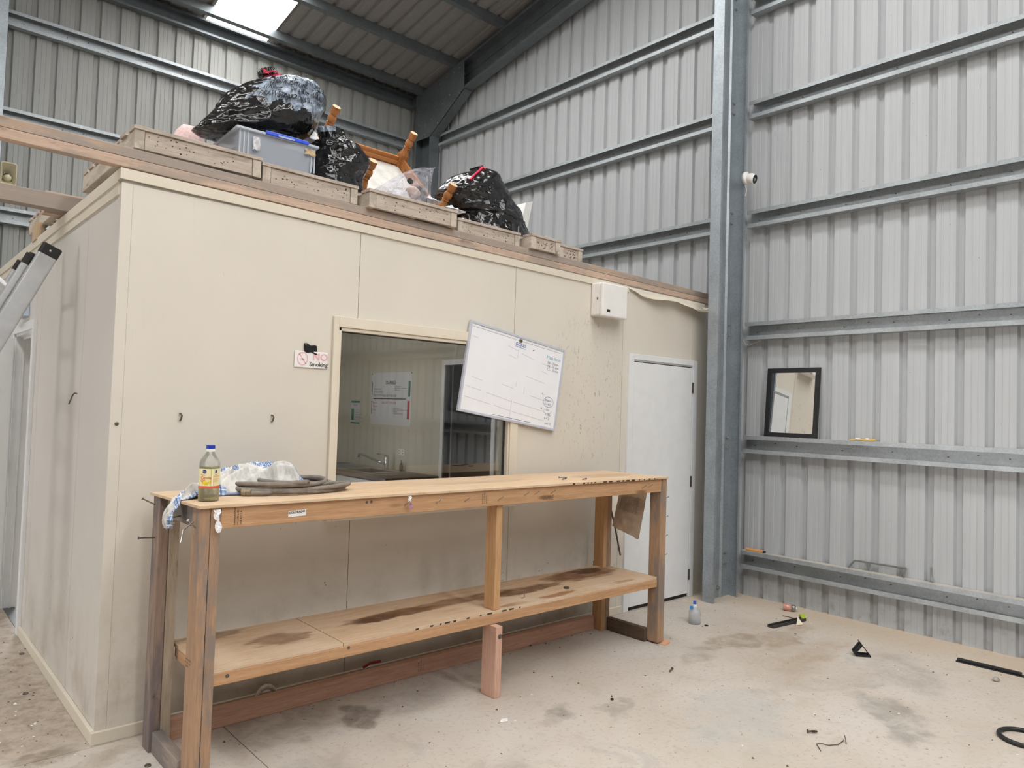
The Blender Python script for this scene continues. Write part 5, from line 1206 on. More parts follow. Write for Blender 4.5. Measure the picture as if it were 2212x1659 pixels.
def onb(a, z, rr=0.0376):
    f = rr*(1+(sq(a)-1)*0.9); return BM @ Vector((f*math.cos(a), f*math.sin(a), z))
lbl = build(lb(-PI, PI, 0.056, 0.138), 'label', plain('label_cream', 'ece6b4', 0.5, var=0.03), bo)
sub(lb(-PI, PI, 0.056, 0.066, 0.0373), 'red_band', plain('label_red', 'd8604a', 0.5, var=0.03), lbl)
# camera sees two sides of the bottle: directions of their middles in bottle coordinates
va = math.atan2((CAM-bc).y, (CAM-bc).x)+math.radians(48)
sides = (va-0.62, va+0.80)
for si, a in enumerate((va-0.55, va+0.70)):
    el_ = [(a+0.26*math.cos(q)*(0.9 if si == 0 else 0.75), 0.126+0.0085*math.sin(q)*(1 if si == 0 else 0.8)) for q in np.linspace(0, 2*PI, 21)[:-1]]
    ob = MB().add([onb(u, v, 0.0376) for u, v in el_], [tuple(range(20))]); sub(ob, 'logo_oval', plain('logo_navy', '1e2a66', 0.5), lbl)
    sub(text('Simply', 0.0068, lambda u, v, a=a: onb(a+u/0.042-0.22, 0.1240+v, 0.0380)), 'logo_lettering', plain('logo_white', 'e8eef4', 0.5), lbl)
ORG = plain('label_orange', 'd8653a', 0.5)
L = MB(); aL, aR = va-0.95, va+0.36
text('Pure', 0.011, lambda u, v: onb(aL+u/0.042, 0.109+v, 0.0378), L); text('Canola', 0.0165, lambda u, v: onb(aL+u/0.042, 0.096+v, 0.0378), L, bold=0.0003); text('Oil', 0.0165, lambda u, v: onb(aL+u/0.042, 0.083+v, 0.0378), L, bold=0.0003)
text('Pure', 0.008, lambda u, v: onb(aR+0.2+u/0.042, 0.112+v, 0.0378), L); text('Canola Oil', 0.010, lambda u, v: onb(aR+u/0.042, 0.104+v, 0.0378), L)
for i, s in enumerate(('cholesterol free', '0% added salt', 'for frying')): text(s, 0.006, lambda u, v, i=i: onb(aR+u/0.042, 0.095-i*0.006+v, 0.0378), L)
sub(L, 'lettering', ORG, lbl)
fl2 = MB(); random.seed(2)
for k in range(16):
    a0, z0 = va-0.35+random.uniform(-0.35, 0.4), 0.070+random.uniform(0, 0.016); rr = random.uniform(0.003, 0.006)
    fl2.add([onb(a0+rr*math.cos(q)/0.042, z0+rr*math.sin(q), 0.03735+0.00004*k) for q in np.linspace(0, 2*PI, 9)[:-1]], [tuple(range(8))])
sub(fl2, 'yellow_flowers', plain('canola_yellow', 'f0d21e', 0.5, var=0.15, scale=200), lbl, kind='stuff')
build(MB().lathe([(0.0185,0.209),(0.0185,0.220)], BM, 24), 'cap_ring', WHITEP, bo, smooth=False)
build(MB().lathe([(0.0178,0.220),(0.0178,0.234),(0.0165,0.236)], BM, 24), 'cap', plain('cap_blue', '1b33a8', 0.4, var=0.03), bo)

# rumpled plaid shirt used as a rag
def plaidmat():
    n = NT('plaid_flannel'); uv = n.coord('UV'); x, y, z = n.sep(uv)
    def st(c, f, w_, ph=0.0): return n.fr(n.math('ABSOLUTE', n.math('SUBTRACT', n.math('FRACT', n.math('ADD', n.math('MULTIPLY', c, f), ph)), 0.5)), w_, w_*1.25, 1, 0)
    base = srgb('b9c3d4')
    cl = n.mix(n.math('MULTIPLY', st(x, 11, 0.24), 0.7), base, srgb('5f7fb0')); cl = n.mix(n.math('MULTIPLY', st(y, 11, 0.24), 0.7), cl, srgb('6f8fc0'))
    cl = n.mix(n.math('MULTIPLY', st(x, 11, 0.05), 0.85), cl, srgb('eef0f2')); cl = n.mix(n.math('MULTIPLY', st(y, 11, 0.05), 0.85), cl, srgb('eef0f2'))
    cl = n.mix(n.math('MULTIPLY', st(x, 11, 0.05, 0.5), 0.8), cl, srgb('34425e')); cl = n.mix(n.math('MULTIPLY', st(y, 11, 0.04, 0.5), 0.7), cl, srgb('34425e'))
    rev = n.mix(n.fr(n.noise(uv, 6, 5, 0.6), 0.4, 0.7), srgb('d9d6d1'), srgb('a9a7a3'))
    f = n.noise(uv, 2.6, 3, 0.5, 0.5)
    # the pale reverse of the cloth lies outwards along the front of the heap and the sleeve
    m_ = n.fr(n.math('ADD', n.math('ADD', y, n.fr(x, 1.15, 1.45, 0, 0.4)), n.math('MULTIPLY', n.math('SUBTRACT', f, 0.5), 0.7)), 0.30, 0.35, 1, 0)
    cl = n.mix(m_, cl, rev)
    hem = n.fr(y, 0.006, 0.016, 1, 0); cl = n.mix(hem, cl, srgb('8fa3c6'))
    cl = n.mix(n.fr(n.noise(uv, 3.3, 4), 0.60, 0.72, 0, 0.45), cl, srgb('b09a80'))
    n.base(cl); n.p.inputs['Roughness'].default_value = 0.9; n.p.inputs['Specular IOR Level'].default_value = 0.1; n.bump(n.noise(uv, 30, 4), 0.25, 0.004); return n.m
PLAID = plaidmat()
sh = root('plaid_shirt', (0.55, -0.28, BZ), 'crumpled blue plaid shirt heaped on the bench behind the oil bottle', 'cloth')
random.seed(14)
FOLDS = [(random.uniform(0.05, 0.95), random.uniform(0.05, 0.9), random.uniform(-0.6, 0.9), random.uniform(0.25, 0.5), random.uniform(0.022, 0.045), random.uniform(0.018, 0.040)) for _ in range(26)]
FOLDS += [(random.uniform(0.1, 0.9), random.uniform(0.1, 0.8), random.uniform(-0.5, 0.9), random.uniform(0.15, 0.3), random.uniform(0.015, 0.03), -random.uniform(0.012, 0.028)) for _ in range(14)]
mb = MB(); NX, NY = 150, 110; uvs = []
for i in range(NX+1):
    for j in range(NY+1):
        u, v = i/NX, j/NY
        x = 0.30+0.56*u; yf = -0.36-0.05*math.sin(PI*u)+0.03*N(u*4, 1.5)-0.035*max(0, 0.35-u)*2; yb = -0.135+0.01*N(u*5, 7.0)
        y = yf+(yb-yf)*v
        e = min(1, v*5.5)**0.6*min(1, (1-v)*3.5)**0.7*min(1, u*6+0.15)**0.7*min(1, (1-u)*4.0)**0.8
        hgt = 0.055+0.080*math.exp(-((u-0.44)/0.22)**2)+0.055*math.exp(-((u-0.72)/0.15)**2)
        pr_ = 0.55+0.45*math.sin(PI*min(1, v*0.8+0.18))
        w1_ = N(u*3.0+1.7, v*2.0, 3.1); w2_ = N(u*4.0, v*3.0, 9.4)
        fo_ = 0.0
        for (fu, fv, fa, fl_n, fw_, fh) in FOLDS:
            du, dv = (u-fu+0.05*w1_)*1.45, v-fv+0.06*w2_
            al, ac = du*math.cos(fa)+dv*math.sin(fa), -du*math.sin(fa)+dv*math.cos(fa)
            ac += 0.25*al*al
            fo_ = max(fo_, fh*math.exp(-(ac/fw_)**2)*max(0.0, 1-(al/fl_n)**2)) if fh > 0 else fo_+fh*math.exp(-(ac/fw_)**2)*max(0.0, 1-(al/fl_n)**2)
        z = BZ+0.004+e*(hgt*pr_*(0.88+0.15*w1_)+fo_+0.004*N(u*12, v*9, 2.0)); rid2 = 0.3*w1_
        mb.v.append((x+0.022*w1_+0.012*rid2*w2_, max(-0.46, y+0.02*w2_-0.020*e*rid2), max(z, BZ+0.0035))); uvs.append((u*1.6, v))
mb.f = [(i*(NY+1)+j, (i+1)*(NY+1)+j, (i+1)*(NY+1)+j+1, i*(NY+1)+j+1) for i in range(NX) for j in range(NY)]; mb.mi = [0]*len(mb.f); mb.uv = uvs
build(mb, 'heap', PLAID, sh, smooth=True, solid=0.002)
mb = MB(); uvs = []; A_, B_ = 60, 28
T0 = [Vector((0.42,-0.335,BZ+0.045)), Vector((0.35,-0.36,BZ+0.05)), Vector((0.29,-0.39,BZ+0.05)), Vector((0.235,-0.415,BZ+0.048)), Vector((0.19,-0.435,BZ+0.032)), Vector((0.158,-0.45,BZ+0.006)), Vector((0.138,-0.455,BZ-0.035)), Vector((0.130,-0.458,BZ-0.08)), Vector((0.135,-0.458,BZ-0.115))]
for i in range(A_+1):
    t = i/A_*(len(T0)-1); k = min(int(t), len(T0)-2); c = T0[k].lerp(T0[k+1], t-k); wd = 0.062-0.034*(i/A_)
    for j in range(B_+1):
        v = j/B_-0.5; fold = 0.010*math.sin(v*15+i*0.10)+0.010*N(i*0.16, v*6)+0.006*N(i*0.4, v*14)
        hang = max(0.0, min(1.0, (i/A_-0.55)/0.25))
        zz = c.z-0.045*(abs(v)*2)**2.2*(1-hang)+fold*(1-hang)+0.006*N(v*6, i*0.3)
        if hang < 0.3 and c.x > 0.165: zz = max(zz, BZ+0.004)
        mb.v.append((c.x-fold*hang*0.9-0.012*hang*(1-(abs(v)*2)**2), c.y+v*2*wd, zz)); uvs.append((0.02+i/A_*0.7, 0.46*(1-j/B_)+0.0))
mb.f = [(i*(B_+1)+j, (i+1)*(B_+1)+j, (i+1)*(B_+1)+j+1, i*(B_+1)+j+1) for i in range(A_) for j in range(B_)]; mb.mi = [0]*len(mb.f); mb.uv = uvs
build(mb, 'hanging_sleeve', PLAID, sh, smooth=True, solid=0.002)
# coiled hose
HO = plain('grey_rubber_hose', '857c72', 0.75, var=0.15, scale=30, bump=0.1)
hr = root('coiled_hose', (0.75, -0.40, BZ), 'coiled grey-brown rubber hose on the bench beside the shirt', 'hose')
P = []; turns = 4.1; nn = 260; rr = 0.011
for i in range(nn+1):
    q = i/nn; a = -2.2+2*PI*turns*q; k = 0.9+0.10*math.sin(q*11)
    cx = 0.70+0.035*math.sin(q*7); cy = -0.385+0.02*math.cos(q*9)
    x = cx+(0.255+0.055*math.sin(q*5.3))*math.cos(a)*k; y = cy+0.155*math.sin(a)*(0.85+0.15*math.cos(q*8))
    z = BZ+rr+0.0035+0.019*turns*q*0.62+0.004*math.sin(a*2+q*9)
    P.append((x, max(-0.615, min(-0.13, y)), z))
P += [(P[-1][0]-0.05, P[-1][1]+0.03, P[-1][2]-0.004), (P[-1][0]-0.12, P[-1][1]+0.07, BZ+0.03), (P[-1][0]-0.2, P[-1][1]+0.10, BZ+0.02)]
tail = [(0.452,-0.452,BZ+0.0142),(0.475,-0.470,BZ+0.0142),(0.53,-0.50,BZ+0.0142)]
s0 = P[0]; pre = [Vector(tail[-1]).lerp(Vector(s0), t) for t in (0.35, 0.7)]
build(MB().tube([Vector(p) for p in tail]+pre+[Vector(p) for p in P], rr, 9), 'hose_tube', HO, hr, smooth=True)
fd = (Vector(tail[0])-Vector(tail[1])).normalized(); fM = Matrix.Translation(Vector(tail[0])+Vector((0,0,0.003))) @ fd.to_track_quat('Z', 'Y').to_matrix().to_4x4()
build(MB().lathe([(0.012,-0.03),(0.0165,-0.028),(0.0165,-0.01),(0.014,-0.008),(0.0168,-0.004),(0.0168,0.012),(0.0105,0.012),(0.0095,-0.004)], fM, 20), 'hose_fitting', plain('worn_brass', '8f8270', 0.5, 0.5, var=0.2), hr)
# tan paper bag and rod hanging under the right end of the bench
pb = root('paper_bag', (3.30, -0.36, 0.69), 'brown printed paper bag hanging under the right end of the bench', 'bag')
TAN = plain('kraft_paper', 'cbb8a2', 0.8, var=0.15, scale=12, bump=0.1)
mb = MB(); n1, n2 = 18, 22; fr4 = [(-0.245, 1.02), (-0.485, 1.02), (-0.455, 0.675), (-0.215, 0.735)]
def bagp(u, v, side=0):
    a = [Vector((y_, z_)) for y_, z_ in fr4]; p = a[0].lerp(a[1], u).lerp(a[3].lerp(a[2], u), v)
    d = 0.020*math.sin(PI*u)*math.sin(PI*min(1, v*0.9+0.05))
    return Vector((3.335-0.05*v-(d+0.010*fbm(u*4, v*4, 3, 3)*math.sin(PI*u)) if side == 0 else 3.340-0.05*v+d*0.4, p.x, p.y+0.008*N(u*6, v*3)))
for s_ in (0, 1):
    mb.add([bagp(i/n1, j/n2, s_) for i in range(n1+1) for j in range(n2+1)], [(i*(n2+1)+j, (i+1)*(n2+1)+j, (i+1)*(n2+1)+j+1, i*(n2+1)+j+1) for i in range(n1) for j in range(n2)])
build(mb, 'pouch', TAN, pb, smooth=True)
L = MB()
for i in range(11): text('cement based repair mortar mix 20 kg net use gloves' if i % 2 else 'keep dry  mix with clean water only  do not reuse', 0.0125, lambda u, v, i=i: bagp(0.14+u*2.6, 0.20+i*0.032-v*3.0)+Vector((-0.0022,0,0)), L)
build(L, 'print', plain('bag_print', '574a3f', 0.8), pb)
build(MB().tube([(3.30,-0.14,1.03),(3.31,-0.15,0.955),(3.305,-0.17,0.93),(3.31,-0.155,0.915),(3.335,-0.20,0.72),(3.35,-0.245,0.52)], 0.0065, 7), 'steel_rod', RUSTY, label='thin steel rod hanging behind the paper bag under the bench', cat='rod')
build(MB().hexa([(3.275,-0.715,0.0),(3.345,-0.70,0.0),(3.345,-0.60,0.0),(3.275,-0.60,0.0),(3.275,-0.715,0.004),(3.345,-0.70,0.018),(3.345,-0.60,0.018),(3.275,-0.60,0.004)]), 'timber_wedge', wood('fresh_pine', 'd09a78', 'e0b494', 'y'), label='pink timber wedge under the right front bench leg', cat='wedge')

# ------------------------------------------------------------------ ladder at the left
la = root('ladder', (-1.15, 1.0, 0), 'aluminium ladder with black end caps leaning on the office side wall', 'ladder')
ALM = plain('brushed_aluminium', 'c2c3c4', 0.38, 0.55, var=0.05, scale=15)
tp_ = Vector((-0.125, 0, 2.345)); dr_ = (tp_-Vector((-0.335, 0, 1.868))).normalized(); ft = tp_-dr_*(tp_.z/dr_.z)
nrm = Vector((dr_.z, 0, -dr_.x))       # in the ladder's side plane, across the stile
def lfr(y): return lambda s_, n_, b_: ft+dr_*s_+nrm*n_+Vector((0, y+b_, 0))
LEN = (tp_-ft).length
rp = rrect(0.094, 0.032, 0.010, 4)
for (yy, s0, s1, nm) in ((0.85, 0.03, LEN, 1), (1.25, 0.03, LEN, 1)):
    f = lfr(yy); st_ = build(MB().prism(rp, lambda u, v, t, f=f: f(t, u, v), s0, s1-0.035), 'stile', ALM, la)
    cp = build(MB().prism(rrect(0.098, 0.037, 0.012, 4), lambda u, v, t, f=f: f(t, u, v), s1-0.05, s1+0.012), 'end_cap', BLACKP, la, bevel=0.006)
    sub(MB().lathe([(0.006,0),(0.006,0.002),(0.003,0.003)], Matrix.Translation(f(s1-0.02, 0, -0.0185)) @ Matrix.Rotation(PI/2, 4, 'X'), 10), 'rivet', STEEL, cp)
    build(MB().prism(rrect(0.10, 0.04, 0.012, 4), lambda u, v, t, f=f: f(t, u, v), 0.0, 0.06), 'foot', BLACKP, la)
for k in range(8):
    s_ = 0.22+k*0.29
    a, b = lfr(0.866)(s_, 0, 0), lfr(1.234)(s_, 0, 0); build(MB().tube([a, b], 0.016, 10), 'rung', ALM, la)
# sliding second section and its hook
for (yy) in (0.90, 1.20):
    f = lfr(yy); build(MB().prism(rrect(0.036, 0.024, 0.008, 4), lambda u, v, t, f=f: f(t, u-0.064, v), 0.5, LEN-0.10), 'slide_stile', ALM, la)
    build(MB().prism(rrect(0.040, 0.028, 0.009, 4), lambda u, v, t, f=f: f(t, u-0.064, v), LEN-0.13, LEN-0.07), 'slide_cap', BLACKP, la)
f = lfr(0.95); S_ = LEN-0.30
hk = [f(S_-0.05, -0.02, 0), f(S_+0.02, -0.06, 0), f(S_+0.05, -0.13, 0.03), f(S_+0.0, -0.17, 0.06), f(S_-0.07, -0.16, 0.06)]
build(MB().tube(hk, [0.018,0.02,0.022,0.022,0.02], 6), 'rung_hook', ALM, la)

# ------------------------------------------------------------------ end wall odds and ends
mr = root('wall_mirror', (W-0.05, -0.70, GZ[1]), 'black-framed mirror standing on the girt of the end wall', 'mirror')
MZ0, MZ1, MY0, MY1 = GZ[1]+0.001, 1.988, -0.937, -0.472
def mx_(z): return W-0.060+0.048*(z-MZ0)/(MZ1-MZ0)        # leans back against the sheets
def mbar(y0, y1, z0, z1): return MB().hexa([(mx_(z0)-0.012,y0,z0),(mx_(z0)+0.008,y0,z0),(mx_(z0)+0.008,y1,z0),(mx_(z0)-0.012,y1,z0),(mx_(z1)-0.012,y0,z1),(mx_(z1)+0.008,y0,z1),(mx_(z1)+0.008,y1,z1),(mx_(z1)-0.012,y1,z1)])
FRB = plain('black_wood_frame', '17161a', 0.45, var=0.2, scale=40, bump=0.15)
fwd = 0.04
for b_ in ((MY0, MY1, MZ1-fwd, MZ1), (MY0, MY1, MZ0, MZ0+fwd*0.9), (MY0, MY0+fwd, MZ0+fwd*0.9, MZ1-fwd), (MY1-fwd, MY1, MZ0+fwd*0.9, MZ1-fwd)): build(mbar(*b_), 'frame_bar', FRB, mr, bevel=0.003)
mg = NT('silvered_glass'); mg.p.inputs['Metallic'].default_value = 1; mg.p.inputs['Roughness'].default_value = 0.01; mg.p.inputs['Base Color'].default_value = (0.86, 0.87, 0.86, 1)
z0, z1 = MZ0+fwd*0.9, MZ1-fwd
build(MB().add([(mx_(z0)-0.005, MY0+fwd, z0), (mx_(z0)-0.005, MY1-fwd, z0), (mx_(z1)-0.005, MY1-fwd, z1), (mx_(z1)-0.005, MY0+fwd, z1)], [(0,1,2,3)]), 'mirror_glass', mg.m, mr, solid=0.002)
ys = root('yellow_strap', (W-0.04, -1.28, GZ[1]), 'yellow strap with white bits lying on the girt beside the mirror', 'strap')
build(MB().tube([(W-0.045,-1.19,GZ[1]+0.006),(W-0.035,-1.26,GZ[1]+0.010),(W-0.04,-1.33,GZ[1]+0.007),(W-0.045,-1.385,GZ[1]+0.012)], [0.005,0.007,0.008,0.010], 8), 'strap_body', plain('strap_yellow', 'd9b454', 0.6, var=0.1), ys)
build(MB().box(W-0.05, W-0.03, -1.27, -1.235, GZ[1]+0.012, GZ[1]+0.022), 'white_bit', WHITEP, ys, bevel=0.003); build(MB().box(W-0.05, W-0.035, -1.335, -1.315, GZ[1]+0.013, GZ[1]+0.024), 'white_bit', WHITEP, ys, bevel=0.003)
build(MB().box(W-0.06, W-0.04, -0.545, -0.520, GZ[1]+0.001, GZ[1]+0.018), 'white_clip', WHITEP, label='tiny white clip on the girt at the foot of the mirror', cat='clip', bevel=0.003)
og = root('orange_level', (W-0.045, -0.39, GZ[0]), 'orange spirit level lying on the lowest girt beside the column', 'level')
build(MB().box(W-0.058, W-0.034, -0.475, -0.31, GZ[0]+0.001, GZ[0]+0.020), 'bar', plain('orange_plastic', 'e2a25a', 0.5, var=0.05), og, bevel=0.004); build(MB().box(W-0.060, W-0.032, -0.492, -0.474, GZ[0]+0.001, GZ[0]+0.018), 'end_cap', BLACKP, og, bevel=0.003)
hf = root('plastic_handle_frame', (W-0.04, -1.40, GZ[0]), 'grey plastic handle frame leaning on the lowest girt', 'handle')
hp = [(-1.195,0.405),(-1.235,0.463),(-1.610,0.468),(-1.600,0.403)]; GRYP = plain('smoky_plastic', '6f6e6c', 0.4, var=0.15, scale=30)
for (a, b) in zip(hp[:-1], hp[1:]): build(MB().tube([(W-0.05+0.4*(a[1]-0.4), a[0], a[1]+0.004), (W-0.05+0.4*(b[1]-0.4), b[0], b[1]+0.004)], 0.007, 6), 'bar', GRYP, hf)
for yb in (-1.33, -1.57): build(MB().hexa([(W-0.043,yb-0.02,0.41),(W-0.039,yb-0.02,0.41),(W-0.039,yb-0.014,0.41),(W-0.043,yb-0.014,0.41),(W-0.03,yb+0.02,0.465),(W-0.026,yb+0.02,0.465),(W-0.026,yb-0.03,0.465),(W-0.03,yb-0.03,0.465)]), 'gusset', GRYP, hf)
build(MB().tube([(W-0.012,-1.775,0.510),(W-0.012,-1.777,0.44),(W-0.02,-1.785,0.415),(W-0.035,-1.795,0.408)], 0.007, 7), 'steel_hook', plain('grey_zinc', '9a9a98', 0.4, 0.5), label='grey steel hook standing on the lowest girt right of the handle frame', cat='hook')
build(MB().tube([at(1606,733,x=W-0.08)+Vector((0,0,0)), at(1609,742,x=W-0.07), at(1618,746,x=W-0.05), at(1635,739,x=W-0.03), at(1645,734,x=W-0.02)], 0.0015, 5), 'loose_wire', WHITEP, label='thin pale wire hanging under the girt beside the column', cat='wire')

# ------------------------------------------------------------------ on the floor
wbz = root('spray_bottle', tuple(at(1500, 1348, z=0)), 'clear plastic bottle with blue trigger on the floor by the door', 'bottle')
c = at(1500, 1346, z=0); sM = Matrix.Translation(c) @ Matrix.Rotation(0.5, 4, 'Z')
build(MB().lathe([(0.040,0),(0.044,0.006),(0.044,0.085),(0.038,0.10),(0.018,0.112),(0.016,0.125)], sM, 24, sq=lambda a: 1+0.15*abs(math.cos(a))), 'body', tubmat('frosted_bottle', (0.96, 0.96, 0.95, 1), 0.45), wbz, smooth=True)
build(MB().lathe([(0.040,0.003),(0.041,0.008),(0.041,0.045)], sM, 24, sq=lambda a: 1+0.15*abs(math.cos(a))), 'liquid', plain('cloudy_liquid', 'c9c4b8', 0.3, alpha=0.35), wbz)
BLP = plain('trigger_blue', '4c63c8', 0.4, var=0.05)
build(MB().lathe([(0.018,0.118),(0.018,0.137),(0.012,0.142)], sM, 16), 'collar', WHITEP, wbz); build(MB().mbox(sM, 0.024, 0.022, 0.03, 0, (0, 0, 0.152)), 'trigger_head', BLP, wbz, bevel=0.004)
build(MB().tube([sM @ Vector((-0.03,0.02,0.12)), sM @ Vector((-0.05,0.02,0.125))], 0.014, 12), 'nozzle_cap', plain('cap_cyan', '2f86c9', 0.4), wbz)
build(MB().lathe([(0.006,0),(0.014,0),(0.014,0.006),(0.006,0.006)], Matrix.Translation(at(1526,1352,z=0)), 16), 'rubber_ring', BLACKP, label='small black rubber ring beside the clear bottle', cat='ring')
cn = root('spray_can', tuple(at(1706, 1318, z=0)), 'small dented pink and silver can lying on the floor', 'can')
c = at(1706, 1320, z=0)+Vector((0,0,0.028)); ax = Vector((0.35,-0.9,0)).normalized(); cM_ = Matrix.Translation(c) @ ax.to_track_quat('Z', 'Y').to_matrix().to_4x4()
build(MB().lathe([(0.022,-0.05),(0.027,-0.046),(0.027,0.015)], cM_, 20), 'body', plain('can_pink', 'd29a8a', 0.4, 0.2, var=0.2, scale=40), cn, smooth=True); build(MB().lathe([(0.0272,0.015),(0.0272,0.032),(0.022,0.042),(0.014,0.046),(0.008,0.046)], cM_, 20), 'top', plain('can_silver', '9c9894', 0.35, 0.7, var=0.1), cn, smooth=True)
build(MB().lathe([(0.008,0.046),(0.008,0.054)], cM_, 12), 'valve', WHITEP, cn)
def obar(p0, p1, wd, ht, name, mat, label, cat, bev=0.002):
    a, b = Vector(p0), Vector(p1); d = (b-a); Mx = Matrix.Translation((a+b)/2+Vector((0,0,ht/2))) @ Matrix.Rotation(math.atan2(d.y, d.x), 4, 'Z')
    return build(MB().mbox(Mx, d.length, wd, ht), name, mat, label=label, cat=cat, bevel=bev)
tr_ = root('black_channel', tuple(at(1697, 1350, z=0)), 'grooved black plastic channel on the floor with a paper scrap on it', 'channel')
a, b = at(1664, 1356, z=0), at(1735, 1340, z=0); d = b-a; Mx = Matrix.Translation((a+b)/2) @ Matrix.Rotation(math.atan2(d.y, d.x), 4, 'Z'); ln = d.length
build(MB().mbox(Mx, ln, 0.05, 0.006, 0, (0,0,0.003)).mbox(Mx, ln, 0.008, 0.018, 0, (0,0.021,0.012)).mbox(Mx, ln, 0.008, 0.018, 0, (0,-0.021,0.012)), 'channel_body', plain('dark_channel', '3a3836', 0.5, var=0.15), tr_)
for k in range(5): build(MB().mbox(Mx, 0.012, 0.034, 0.004, 0, (-ln*0.3+k*ln*0.15, 0, 0.008)), 'slot_bar', BLACKP, tr_)
p = at(1733, 1337, z=0)+Vector((0,0,0.022)); q = Matrix.Translation(p) @ Vector((-0.6,-0.8,0.25)).to_track_quat('Z','Y').to_matrix().to_4x4()
build(MB().lathe([(0.016,-0.015),(0.020,-0.015),(0.021,0.018),(0.017,0.018)], q, 20), 'green_tube', plain('lime_plastic', 'b9c84a', 0.4, var=0.1), label='lime green tube end beside the black channel', cat='tube')
p = at(1724, 1349, z=0); build(MB().add([p+Vector((-0.05,-0.01,0.004)), p+Vector((0.02,-0.03,0.004)), p+Vector((0.045,0.03,0.012)), p+Vector((0.0,0.005,0.06))], [(0,1,3),(1,2,3),(0,3,2),(0,2,1)]), 'cream_shard', plain('cream_card', 'ece3cf', 0.7, var=0.05), label='cream coloured shard beside the lime green tube', cat='shard')
build(MB().tube([at(1690,1330,z=0.004), at(1705,1333,z=0.004), at(1716,1336,z=0.006)], 0.003, 5), 'thin_rod', RUSTY, label='thin dark rod on the floor behind the black channel', cat='rod')
# black triangular bracket
br = root('angle_bracket', tuple(at(1862, 1416, z=0)), 'black triangular plastic bracket on the concrete floor', 'bracket')
c = at(1862, 1418, z=0.0)
B0 = at(1881, 1420, z=0.0); T1 = at(1857, 1387, y=c.y); 
top = Vector((T1.x, c.y, T1.z)); foot = Vector((B0.x, B0.y, 0.004)); lft = at(1846, 1410, y=c.y+0.03); low = at(1852, 1416, z=0.006)
def plate(mb, pts, th):
    n_ = (pts[1]-pts[0]).cross(pts[2]-pts[0]).normalized()*th; m_ = len(pts)
    mb.add([p-n_ for p in pts]+[p+n_ for p in pts], [tuple(range(m_))[::-1], tuple(range(m_, 2*m_))]+[(i, (i+1) % m_, m_+(i+1) % m_, m_+i) for i in range(m_)]); return mb
dp_ = Vector((0.045, 0.03, 0))
build(plate(MB(), [top, foot, foot+dp_, top+dp_], 0.003), 'back_plate', BLACKP, br, bevel=0.001)
build(plate(MB(), [Vector(low), foot, foot+dp_, Vector(low)+dp_], 0.003), 'base_plate', BLACKP, br)
for k in (0.05, 0.95):
    o_ = dp_*k; tt = top.lerp(foot, 0.18)+o_
    build(MB().tube([tt, Vector(lft)+o_, Vector(low)+o_], 0.011, 6), 'strut', BLACKP, br); build(MB().tube([Vector(low)+o_, foot+o_], 0.010, 6), 'strut', BLACKP, br)
build(plate(MB(), [Vector(lft), Vector(low), Vector(low)+dp_, Vector(lft)+dp_], 0.003), 'front_plate', BLACKP, br)
bl = root('black_strip', tuple(at(2135, 1446, z=0)), 'long black metal strip on the floor near the end wall', 'strip')
a, b = at(2066, 1428, z=0), at(2230, 1467, z=0); d = b-a; Mx = Matrix.Translation((a+b)/2) @ Matrix.Rotation(math.atan2(d.y, d.x), 4, 'Z'); ln = d.length
build(MB().mbox(Mx, ln, 0.035, 0.006, 0, (0,0,0.003)), 'strip_base', BLACKP, bl); build(MB().mbox(Mx, ln*0.86, 0.016, 0.018, 0, (-ln*0.06,0.006,0.015)), 'strip_rib', BLACKP, bl, bevel=0.003)
lump(at(2152,1471,z=0)+Vector((0,0,0.010)), 0.028, 0.018, 0.012, 'stone', plain('pebble_grey', 'a39d95', 0.8, var=0.15, scale=60), 'grey pebble on the floor below the black strip', 'stone', 4)
loose_screw(at(1745, 1584, z=0), 2.4, 0.05, 'thick rusty bolt on the floor above the bent wire', r=0.005, name='floor_bolt'); loose_screw(at(1452, 1447, z=0), 0.35, 0.06, 'screw lying on the floor right of the bench', name='floor_screw', r=0.004)
build(MB().tube([at(1773,1622,z=0.003), at(1764,1607,z=0.004), at(1772,1605,z=0.004), at(1790,1610,z=0.004), at(1810,1608,z=0.004), at(1822,1600,z=0.005), at(1825,1589,z=0.02), at(1828,1607,z=0.003)], 0.0022, 6), 'bent_wire', RUSTY, label='thin bent wire lying on the floor at lower right', cat='wire')
rg_ = at(2215, 1600, z=0); build(MB().tube([rg_+Vector((0.11*math.cos(q), 0.11*math.sin(q), 0.012)) for q in np.linspace(0, 2*PI, 41)[:-1]], 0.011, 8, closed=True), 'rubber_hoop', BLACKP, label='black rubber hoop on the floor at the right picture edge', cat='hoop', smooth=True)
p = at(1088, 1558, z=0); build(MB().add([p+Vector((-0.025,0,0.002)), p+Vector((0.01,-0.02,0.004)), p+Vector((0.03,0.005,0.006)), p+Vector((-0.005,0.012,0.008))], [(0,1,2,3)]), 'paper_scrap', plain('paper_white', 'e8e6e4', 0.7), label='small white paper scrap on the floor before the bench', cat='paper', solid=0.001)
for i, ((px, py), l) in enumerate((((1322,1512), 'small black nut on the floor in front of the bench'),)):
    build(MB().lathe([(0.004,0),(0.009,0),(0.009,0.008),(0.004,0.008)], Matrix.Translation(at(px, py, z=0)), 6), 'steel_nut', BLACKP, label=l, cat='nut')
for (px, py, l) in ((319,1655,'round metal cap on the floor beside the bench foot'), (55,1499,'bottle top on the dirty floor at far left'), (47,1413,'dark bottle top on the floor near the side door')):
    build(MB().lathe([(0.013,0),(0.014,0.003),(0.012,0.006),(0.0,0.006)], Matrix.Translation(at(px, py, z=0)), 16), 'metal_cap', RUSTY, label=l, cat='cap')
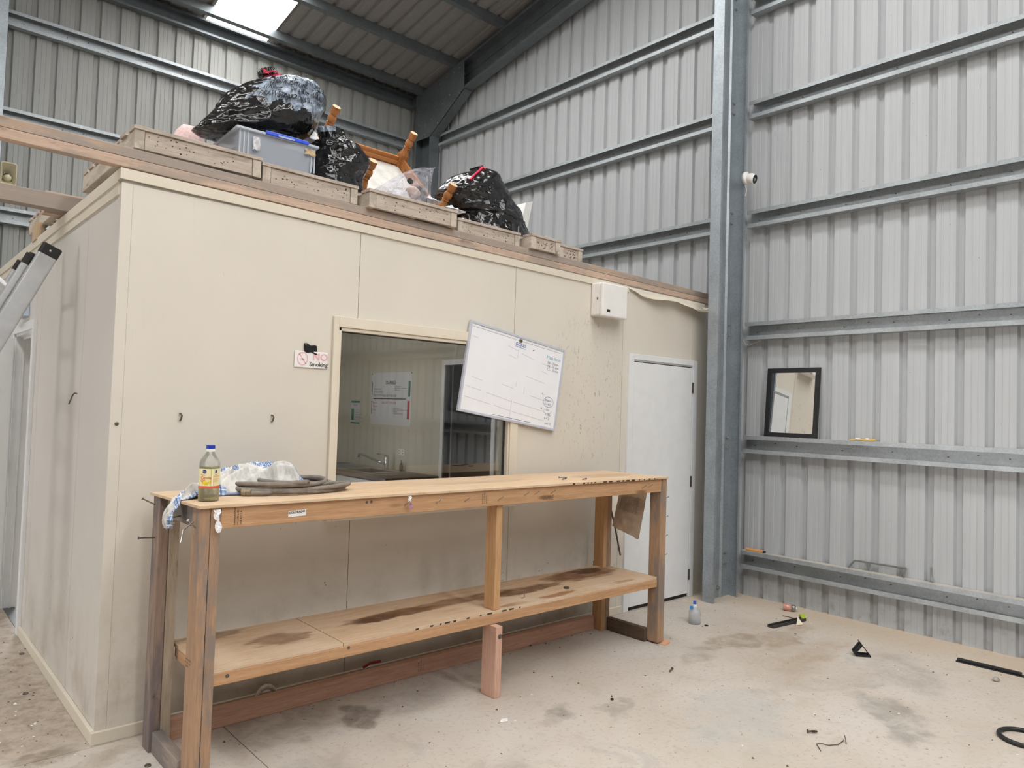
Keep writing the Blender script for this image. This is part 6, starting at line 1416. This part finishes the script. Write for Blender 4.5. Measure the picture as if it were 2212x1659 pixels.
# corrugated white conduit and a red scrap behind the bench foot rail
P = []; ca = at(557, 1515, y=-0.06); 
for i in range(25): q = PI*i/24; P.append((0.735+0.055*(1-math.cos(q))/1.0-0.055+0.03, -0.07, 0.02+0.085*math.sin(q)))
rr_ = [0.0125 if i % 2 else 0.0105 for i in range(49)]; PP_ = []
for i in range(49): t = i/2; k = min(int(t), 23); PP_.append(Vector(P[k]).lerp(Vector(P[k+1]), t-k))
build(MB().tube(PP_, rr_, 10), 'corrugated_pipe', plain('pipe_white', 'cfc6ba', 0.6), label='white corrugated pipe looped behind the bench foot rail', cat='pipe')
build(MB().tube([at(785,1442,y=-0.08), at(800,1432,y=-0.08), at(822,1428,y=-0.08)], 0.008, 6), 'red_strap', plain('red_webbing', '8d2f2a', 0.7), label='red strap scrap behind the bench foot rail', cat='strap')
# litter nobody would count: crumbs, flakes and grit
random.seed(21); mb = MB(); Pm = []
def chip(x, y, s_, mi):
    z = 0.0005; a = random.uniform(0, 6.28); pts = [(x+s_*math.cos(a+k*2.1+random.uniform(-.3,.3))*random.uniform(.6,1.2), y+s_*math.sin(a+k*2.1)*random.uniform(.5,1.1)) for k in range(3)]
    mb.add([(u, v, z) for u, v in pts]+[(x, y, z+s_*random.uniform(0.3, 0.8))], [(0,1,3),(1,2,3),(2,0,3)], mi)
for k in range(300): chip(random.uniform(0.4, 4.9), random.uniform(-2.9, -0.1), random.choice((0.003,0.004,0.006,0.009)), random.choice((0,0,0,1,2)))
for k in range(200): chip(random.uniform(-0.55, -0.02), random.uniform(-0.1, 2.2), random.choice((0.003,0.005,0.007)), random.choice((0,0,0,1,2)))
for k in range(16): chip(random.uniform(-0.42, -0.05), random.uniform(0.0, 1.3), random.uniform(0.008, 0.014), 1)
for k in range(60): chip(random.uniform(0.3, 3.1), random.uniform(-0.25, -0.03), random.uniform(0.004, 0.012), random.choice((0, 2)))
build(mb, 'floor_litter', [plain('grit_dark', '5a5148', 0.9), plain('grit_white', 'dcdcdc', 0.8), plain('grit_tan', 'b08a62', 0.9)], label='scattered crumbs, flakes and grit on the concrete floor', cat='litter', kind='stuff', origin=(0,0,0))
